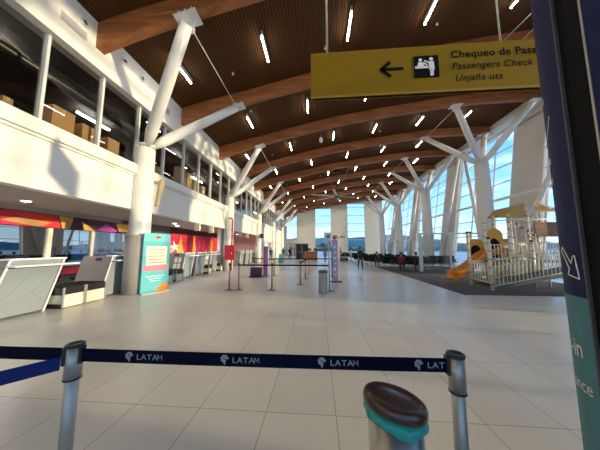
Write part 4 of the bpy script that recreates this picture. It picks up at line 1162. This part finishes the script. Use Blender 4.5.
# ------------------------------------------------------------------ people
def person(label, x, y, rz, h_=1.72, top=(.02, .02, .025), legs=(.02, .02, .025), stride=.28, fingers=True, bag=None, armb=.25, sit=False):
    s = h_/1.75
    t = thing('person', label, 'person', (x, y, 0), rz)
    V = []; E_ = []; R_ = []
    def v(p, r): V.append((p[0]*s, p[1]*s, p[2]*s)); R_.append(r*s); return len(V)-1
    def e2(a, b_): E_.append((a, b_))
    _v = v
    if sit:
        def v(p, r): return _v((p[0], p[1], p[2]-.43), r)
    pel = v((0, 0, .95), .135)
    w1 = v((0, .01, 1.10), .125); ch = v((0, 0, 1.30), .145); nk0 = v((0, 0, 1.46), .075); nk = v((0, -.01, 1.53), .052); hd = v((0, -.02, 1.62), .085); h2 = v((0, -.02, 1.70), .075)
    for a, b_ in ((pel, w1), (w1, ch), (ch, nk0), (nk0, nk), (nk, hd), (hd, h2)): e2(a, b_)
    for sd in (-1, 1):
        st = stride*sd
        hip = v((.10*sd, 0, .90), .095)
        if sit: kn = _v((.12*sd, -.44, .50), .065); an = _v((.12*sd, -.46, .09), .045); toe = _v((.13*sd, -.60, .035), .035)
        else: kn = v((.105*sd, -st*.55, .50), .062); an = v((.10*sd, -st*.6+.10*(1 if st < 0 else 0)+.02, .09+(.04 if st < 0 else 0)), .042); toe = v((.11*sd, -st*.6-.13, .035+(.0 if st >= 0 else .0)), .033)
        for a, b_ in ((pel, hip), (hip, kn), (kn, an), (an, toe)): e2(a, b_)
        shd = v((.19*sd, 0, 1.40), .058); el = v((.235*sd, st*.35+.03, 1.12), .043); wr = v((.23*sd, st*.7-armb*.4, .89), .028); pm = v((.23*sd, st*.75-armb*.5, .82), .030)
        for a, b_ in ((ch, shd), (shd, el), (el, wr), (wr, pm)): e2(a, b_)
        if fingers:
            py = st*.75-armb*.5
            for k in range(4):
                f1_ = v((.23*sd+.004*sd, py-.03+k*.02, .775), .009); f2_ = v((.215*sd, py-.03+k*.02-.01, .74-(.012 if k in (1, 2) else 0)), .008)
                e2(pm, f1_); e2(f1_, f2_)
            th1 = v((.205*sd, py-.045, .80), .010); th2 = v((.19*sd, py-.055, .775), .009); e2(pm, th1); e2(th1, th2)
    me = bpy.data.meshes.new('body'); me.from_pydata(V, E_, [])
    o = bpy.data.objects.new('body', me); COL.objects.link(o)
    md = o.modifiers.new('s', 'SKIN'); ly = me.skin_vertices[0] if me.skin_vertices else None
    if ly is None: bm = bmesh.new(); bm.from_mesh(me); bm.verts.layers.skin.verify(); bm.to_mesh(me); bm.free(); ly = me.skin_vertices[0]
    for i, r in enumerate(R_):
        ly.data[i].radius = (r, r*(.78 if i in (pel, w1, ch) else 1)); ly.data[i].use_root = (i == 0)
    md.use_smooth_shade = True
    ss = o.modifiers.new('b', 'SUBSURF'); ss.levels = 1; ss.render_levels = 1
    dg = bpy.context.evaluated_depsgraph_get(); dg.update()
    m2 = bpy.data.meshes.new_from_object(o.evaluated_get(dg))
    bpy.data.objects.remove(o); bpy.data.meshes.remove(me)
    m2.materials.clear()
    for mm in (M['skin'], mat('shirt %.3f %.3f %.3f' % top, top, .8), mat('trousers %.3f %.3f %.3f' % legs, legs, .8), M['blackp']): m2.materials.append(mm)
    for p in m2.polygons:
        c = p.center; z = c.z/s; ax = abs(c.x/s)
        p.use_smooth = True
        if sit: p.material_index = 3 if z < .10 else 2 if z < .56 and ax < .2 else 0 if z > 1.04 else 1
        else: p.material_index = 3 if z < .10 else 2 if z < .97 and ax < .19 else 0 if (z > 1.47 or (ax > .17 and z < .90)) else 1
    bo = bpy.data.objects.new('body', m2); COL.objects.link(bo); bo.parent = t
    hr = MB(); dz_ = -.43*s if sit else 0
    hm = Matrix.Translation((0, 0, dz_)) @ Matrix.Translation((0, .0, 1.655*s)) @ Matrix.Diagonal((s, s, s, 1))
    hr.lathe([(.112, -.03), (.116, .03), (.098, .09), (.05, .125), (0, .132)], 16, m=hm)
    hr.build('hair', M['hair'], t)
    fc = MB()
    for sd in (-1, 1): fc.lathe([(0, -.008), (.010, 0), (0, .008)], 8, c=(.034*s*sd, -.118*s, 1.64*s))
    fc.build('eyes', M['blackp'], t, loc=(0, 0, dz_))
    fn_ = MB().tube([(0, -.11*s, 1.63*s), (0, -.135*s, 1.595*s)], [.008, .014], 8); fn_.build('nose', M['skin'], t, loc=(0, 0, dz_))
    fn_ = MB().box(-.022*s, .022*s, -.117*s, -.105*s, 1.557*s, 1.567*s); fn_.build('mouth', M['crimson'], t, loc=(0, 0, dz_))
    if bag:
        bg_ = MB().box(-.17, .17, .13, .27, 1.02*s, 1.46*s); bg_.build('backpack', M[bag], t, bevel=.03)
    return t
person('person in black clothes walking towards the viewer down the hall', 3.3, 17.7, .12, 1.72, stride=.26)
person('person in dark clothes standing before the white wall left of the doors', -7.0+.7, 30.0, .6, 1.7, (.03, .015, .02), (.02, .02, .03), .05)
person('person in maroon top standing beside the glazed entrance doors', -5.0, 32.5, -.4, 1.7, (.10, .02, .03), (.02, .02, .03), .08)
person('person in black jacket right of the maroon top near doors', -4.1, 33.5, .9, 1.72, (.012, .012, .015), (.03, .03, .035), .15, bag='blackp')
person('person in blue jeans and tan jacket at the cafe counter end', .9, 26.0, 2.8, 1.72, (.35, .20, .12), (.06, .12, .28), .08)
person('person in pale shirt standing left of the black clad walker', 4.2, 28.6, 1.2, 1.7, (.6, .56, .45), (.5, .42, .32), .08)
person('person in pink top between the lilac banner and pale shirt', 3.3, 32.0, -1.0, 1.7, (.5, .3, .3), (.05, .05, .07), .1)
person('seated person in red top on the seats beside the glass fence', 6.35, 17.62, -.25, 1.72, (.30, .03, .04), (.02, .02, .03), .02, sit=True)
person('seated person in black top at the aisle end of the second seat pair', 5.5, 21.25, -.3, 1.72, (.02, .02, .025), (.03, .03, .04), .02, sit=True)
person('seated person in dark grey top on the right end of the front seats', 7.35, 17.4, -.25, 1.75, (.05, .05, .06), (.02, .02, .03), .02, sit=True)
person('person with green jacket near the far window at right', 6.6, 33.0, 2.0, 1.7, (.04, .42, .25), (.03, .03, .04), .1)

# ------------------------------------------------------------------ outside
def ridge(name, y0, x0, x1, hs, m, label, cat, seed, depth=20, xaxis=True):
    random.seed(seed); mb = MB(); n = 60; vs = []
    for i in range(n+1):
        f_ = i/n; u = x0+(x1-x0)*f_
        h_ = hs*(.6+.25*math.sin(f_*9+seed)+.12*math.sin(f_*23+seed*2)+.05*random.random())
        for (dd, k) in ((0, 0), (depth*.3, .6), (depth*.6, 1), (depth, 0)):
            p = (u, y0+dd, -.5+h_*k) if xaxis else (y0+dd, u, -.5+h_*k); vs.append(p)
    fs = []
    for i in range(n):
        for k in range(3): fs.append((i*4+k, i*4+k+1, i*4+5+k, i*4+4+k))
    mb.add(vs, fs, True); o = mb.build(name, m); tag(o, label, cat); return o
ridge('hill', 330, -300, 420, 27, M['hill'], 'hazy blue green hill ridge beyond the far windows', 'hill', 3, 120)
ridge('tree_belt', 120, -60, 90, 5.5, M['carpaint'], 'dark band of trees outside the far windows', 'trees', 5, 12)
ridge('coast_hills', 260, -100, 300, 9, M['hill'], 'low distant hills beyond the right glazing', 'hill', 8, 60, False)
